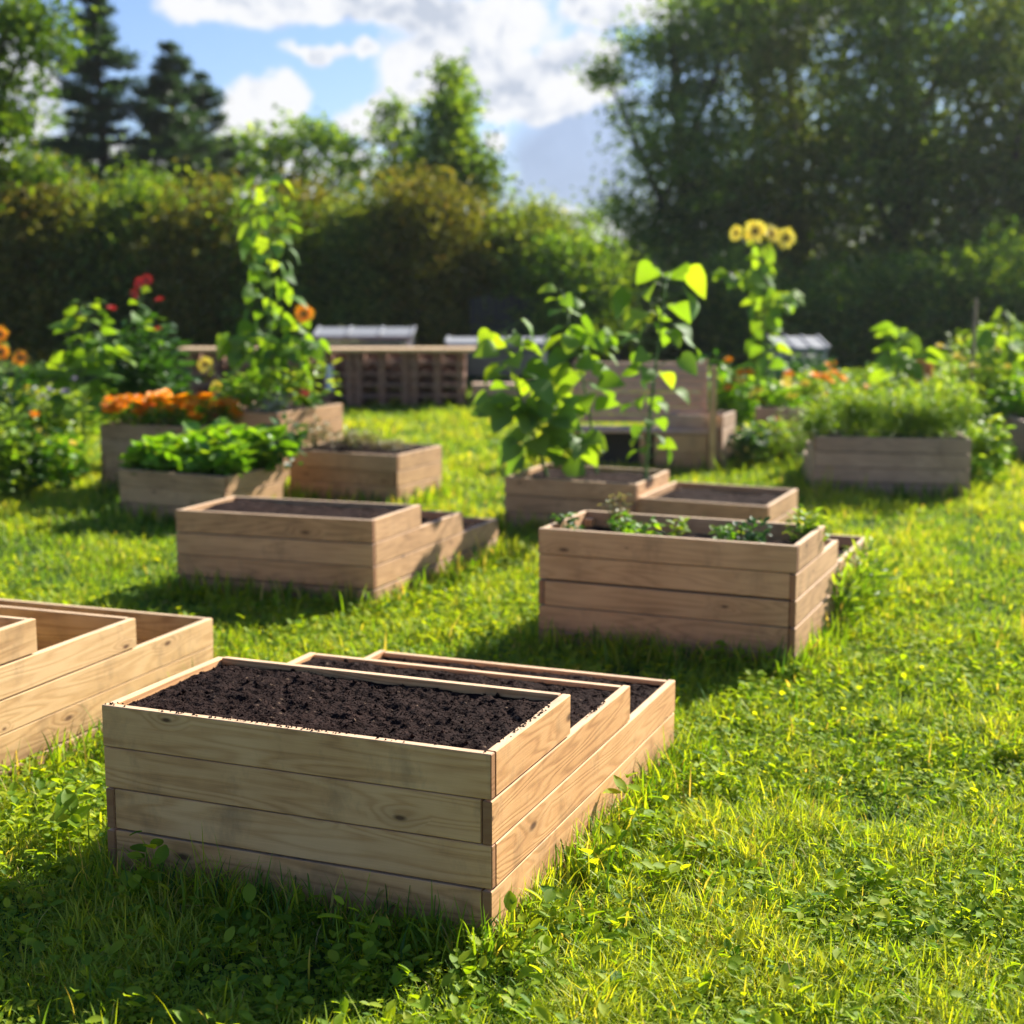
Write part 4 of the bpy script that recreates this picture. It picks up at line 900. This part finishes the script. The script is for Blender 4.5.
# ------------------------------------------------------------------ sky and clouds
def world():
    w = bpy.data.worlds.new('World'); sc.world = w; w.use_nodes = True; nt = w.node_tree; nt.nodes.clear()
    sky = N(nt, 'ShaderNodeTexSky'); sky.sky_type = 'NISHITA'; sky.sun_disc = False; sky.sun_elevation = SUN_EL; sky.sun_rotation = SUN_AZ
    sky.altitude = 50; sky.air_density = 1.0; sky.dust_density = .6; sky.ozone_density = 1.5
    tc = N(nt, 'ShaderNodeTexCoord'); d = N(nt, 'ShaderNodeVectorMath', {0: tc.outputs['Generated']}, operation='NORMALIZE').outputs[0]
    n1 = N(nt, 'ShaderNodeTexNoise', {'Vector': d, 'Scale': 9.0, 'Detail': 9.0, 'Roughness': .58})
    wrp = N(nt, 'ShaderNodeVectorMath', {0: N(nt, 'ShaderNodeTexNoise', {'Vector': d, 'Scale': 16.0, 'Detail': 6.0, 'Roughness': .6}).outputs['Color'], 1: (.5, .5, .5)}, operation='SUBTRACT').outputs[0]
    wd = N(nt, 'ShaderNodeVectorMath', {0: wrp, 1: (.055, .055, .055), 2: d}, operation='MULTIPLY_ADD').outputs[0]
    def blob(u, v, ru, rv):
        c = (P(u, v, 10) - Vector((0, 0, CAMZ))).normalized()
        s = N(nt, 'ShaderNodeVectorMath', {0: wd, 1: tuple(c)}, operation='SUBTRACT').outputs[0]
        s = N(nt, 'ShaderNodeVectorMath', {0: s, 1: (F / ru * .92, F / ru * .92, F / rv * .92)}, operation='MULTIPLY').outputs[0]
        l = N(nt, 'ShaderNodeVectorMath', {0: s}, operation='LENGTH').outputs['Value']
        return math_(nt, 'SUBTRACT', 1.0, l)
    def union(bl):
        r = None
        for b in bl:
            x = blob(*b); r = x if r is None else math_(nt, 'MAXIMUM', r, x)
        return r
    white = union([(215, 2, 62, 24), (262, -12, 50, 26), (345, -6, 62, 22), (410, 6, 40, 16), (455, 28, 52, 30), (425, 75, 42, 36), (500, 22, 52, 34), (515, 72, 50, 26), (560, 90, 60, 30), (575, 60, 40, 26), (540, 108, 46, 20), (612, -6, 46, 24),
                   (255, 112, 34, 24), (285, 100, 30, 26), (270, 128, 50, 16), (495, 138, 18, 18), (505, 105, 20, 14), (565, 226, 75, 22), (380, 128, 42, 24), (395, 105, 18, 14), (325, 52, 34, 7), (365, 53, 14, 9),
                   (110, 170, 110, 40), (300, 172, 120, 26), (20, 110, 60, 60), (800, -20, 120, 60)])
    grey = union([(575, 165, 88, 62), (610, 120, 50, 50), (478, 58, 40, 14), (395, -4, 50, 14)])
    far = math_(nt, 'MULTIPLY_ADD', math_(nt, 'SUBTRACT', n1.outputs['Fac'], .62), 3.0, -.5)
    m = math_(nt, 'MAXIMUM', white, far)
    m = math_(nt, 'ADD', m, math_(nt, 'MULTIPLY', math_(nt, 'SUBTRACT', n1.outputs['Fac'], .47), 1.7))
    ma = math_(nt, 'MULTIPLY', math_(nt, 'SUBTRACT', m, .05), 4.0, clamp=True)
    ga = math_(nt, 'MULTIPLY', math_(nt, 'ADD', grey, math_(nt, 'MULTIPLY', math_(nt, 'SUBTRACT', n1.outputs['Fac'], .45), 1.2)), 2.2, clamp=True)
    n2 = N(nt, 'ShaderNodeTexNoise', {'Vector': wd, 'Scale': 14.0, 'Detail': 7.0, 'Roughness': .6})
    up = N(nt, 'ShaderNodeVectorMath', {0: wd, 1: (.010, 0, .014)}, operation='ADD').outputs[0]
    n3 = N(nt, 'ShaderNodeTexNoise', {'Vector': up, 'Scale': 14.0, 'Detail': 7.0, 'Roughness': .6})
    emb = math_(nt, 'MULTIPLY_ADD', math_(nt, 'SUBTRACT', n2.outputs['Fac'], n3.outputs['Fac']), 5.0, .60)
    emb = math_(nt, 'SUBTRACT', emb, math_(nt, 'MULTIPLY', math_(nt, 'SUBTRACT', m, .45, clamp=True), .5))
    shade = ramp(nt, emb, [(.05, (.60, .66, .76)), (.35, (.86, .89, .94)), (.6, (1.0, 1.0, 1.0))])
    cl = mix(nt, 1.0, shade, CLOUDW, 'MULTIPLY')
    gc = ramp(nt, n2.outputs['Fac'], [(.3, tuple(x * .8 for x in CLOUDG)), (.7, tuple(x * 1.15 for x in CLOUDG))])
    skyc = mix(nt, 1.0, sky.outputs[0], (.64, .73, .98), 'MULTIPLY')
    c = mix(nt, math_(nt, 'MULTIPLY', ga, .85), skyc, gc)
    c = mix(nt, ma, c, cl)
    bg = N(nt, 'ShaderNodeBackground', {'Color': c, 'Strength': .06})
    N(nt, 'ShaderNodeOutputWorld', {'Surface': bg.outputs[0]})
CLOUDW = (6.0, 6.05, 6.2); CLOUDG = (2.7, 3.3, 4.6); SKYS = 1.0
world()

VEIL_DENSITY = .00028
def glare_veil():  # thin volume added to imitate lens glare lifting the far darks
    m, nt = newmat('glare_veil_air')
    v = N(nt, 'ShaderNodeVolumePrincipled', {'Color': (.95, .97, 1.0, 1), 'Density': VEIL_DENSITY, 'Anisotropy': .55})
    N(nt, 'ShaderNodeOutputMaterial', {'Volume': v.outputs[0]})
    b = Boards.__new__(Boards); x0, x1, y0, y1, z0, z1 = -45, 60, -8, 62, -1.1, 16
    V = np.array([(x, y, z) for x in (x0, x1) for y in (y0, y1) for z in (z0, z1)], float)
    q = np.array([(0, 1, 3, 2), (4, 6, 7, 5), (0, 4, 5, 1), (2, 3, 7, 6), (0, 2, 6, 4), (1, 5, 7, 3)])
    tag(link('glare_veil', npmesh('glare_veil', V, [q]), m), 'thin volume added over the garden to stand for lens glare', 'glare_veil', kind='stuff')
if VEIL_DENSITY: glare_veil()
su = bpy.data.lights.new('sun', 'SUN'); su.energy = 5.0; su.angle = R(.53); su.color = (1.0, .945, .84)
so = bpy.data.objects.new('sun', su); COL.objects.link(so)
dr = Vector((math.sin(SUN_AZ) * math.cos(SUN_EL), math.cos(SUN_AZ) * math.cos(SUN_EL), math.sin(SUN_EL)))
so.rotation_euler = dr.to_track_quat('Z', 'Y').to_euler(); so.location = (10, 5, 12)

cam = bpy.data.cameras.new('camera'); co = bpy.data.objects.new('camera', cam); COL.objects.link(co)
co.location = (0, 0, CAMZ); co.rotation_euler = (R(90) - PT, 0, 0); cam.sensor_width = 36; cam.lens = F / 1024 * 36
cam.clip_end = 2000; cam.clip_start = .05; cam.dof.use_dof = True; cam.dof.focus_distance = 3.95; cam.dof.aperture_fstop = 2.3
sc.camera = co
sc.view_settings.view_transform = 'Standard'; sc.view_settings.look = 'None'; sc.view_settings.exposure = 1.42; sc.view_settings.gamma = 1
sc.cycles.max_bounces = 5; sc.cycles.diffuse_bounces = 3; sc.cycles.transmission_bounces = 3; sc.cycles.glossy_bounces = 2; sc.cycles.transparent_max_bounces = 6
sc.cycles.use_denoising = True
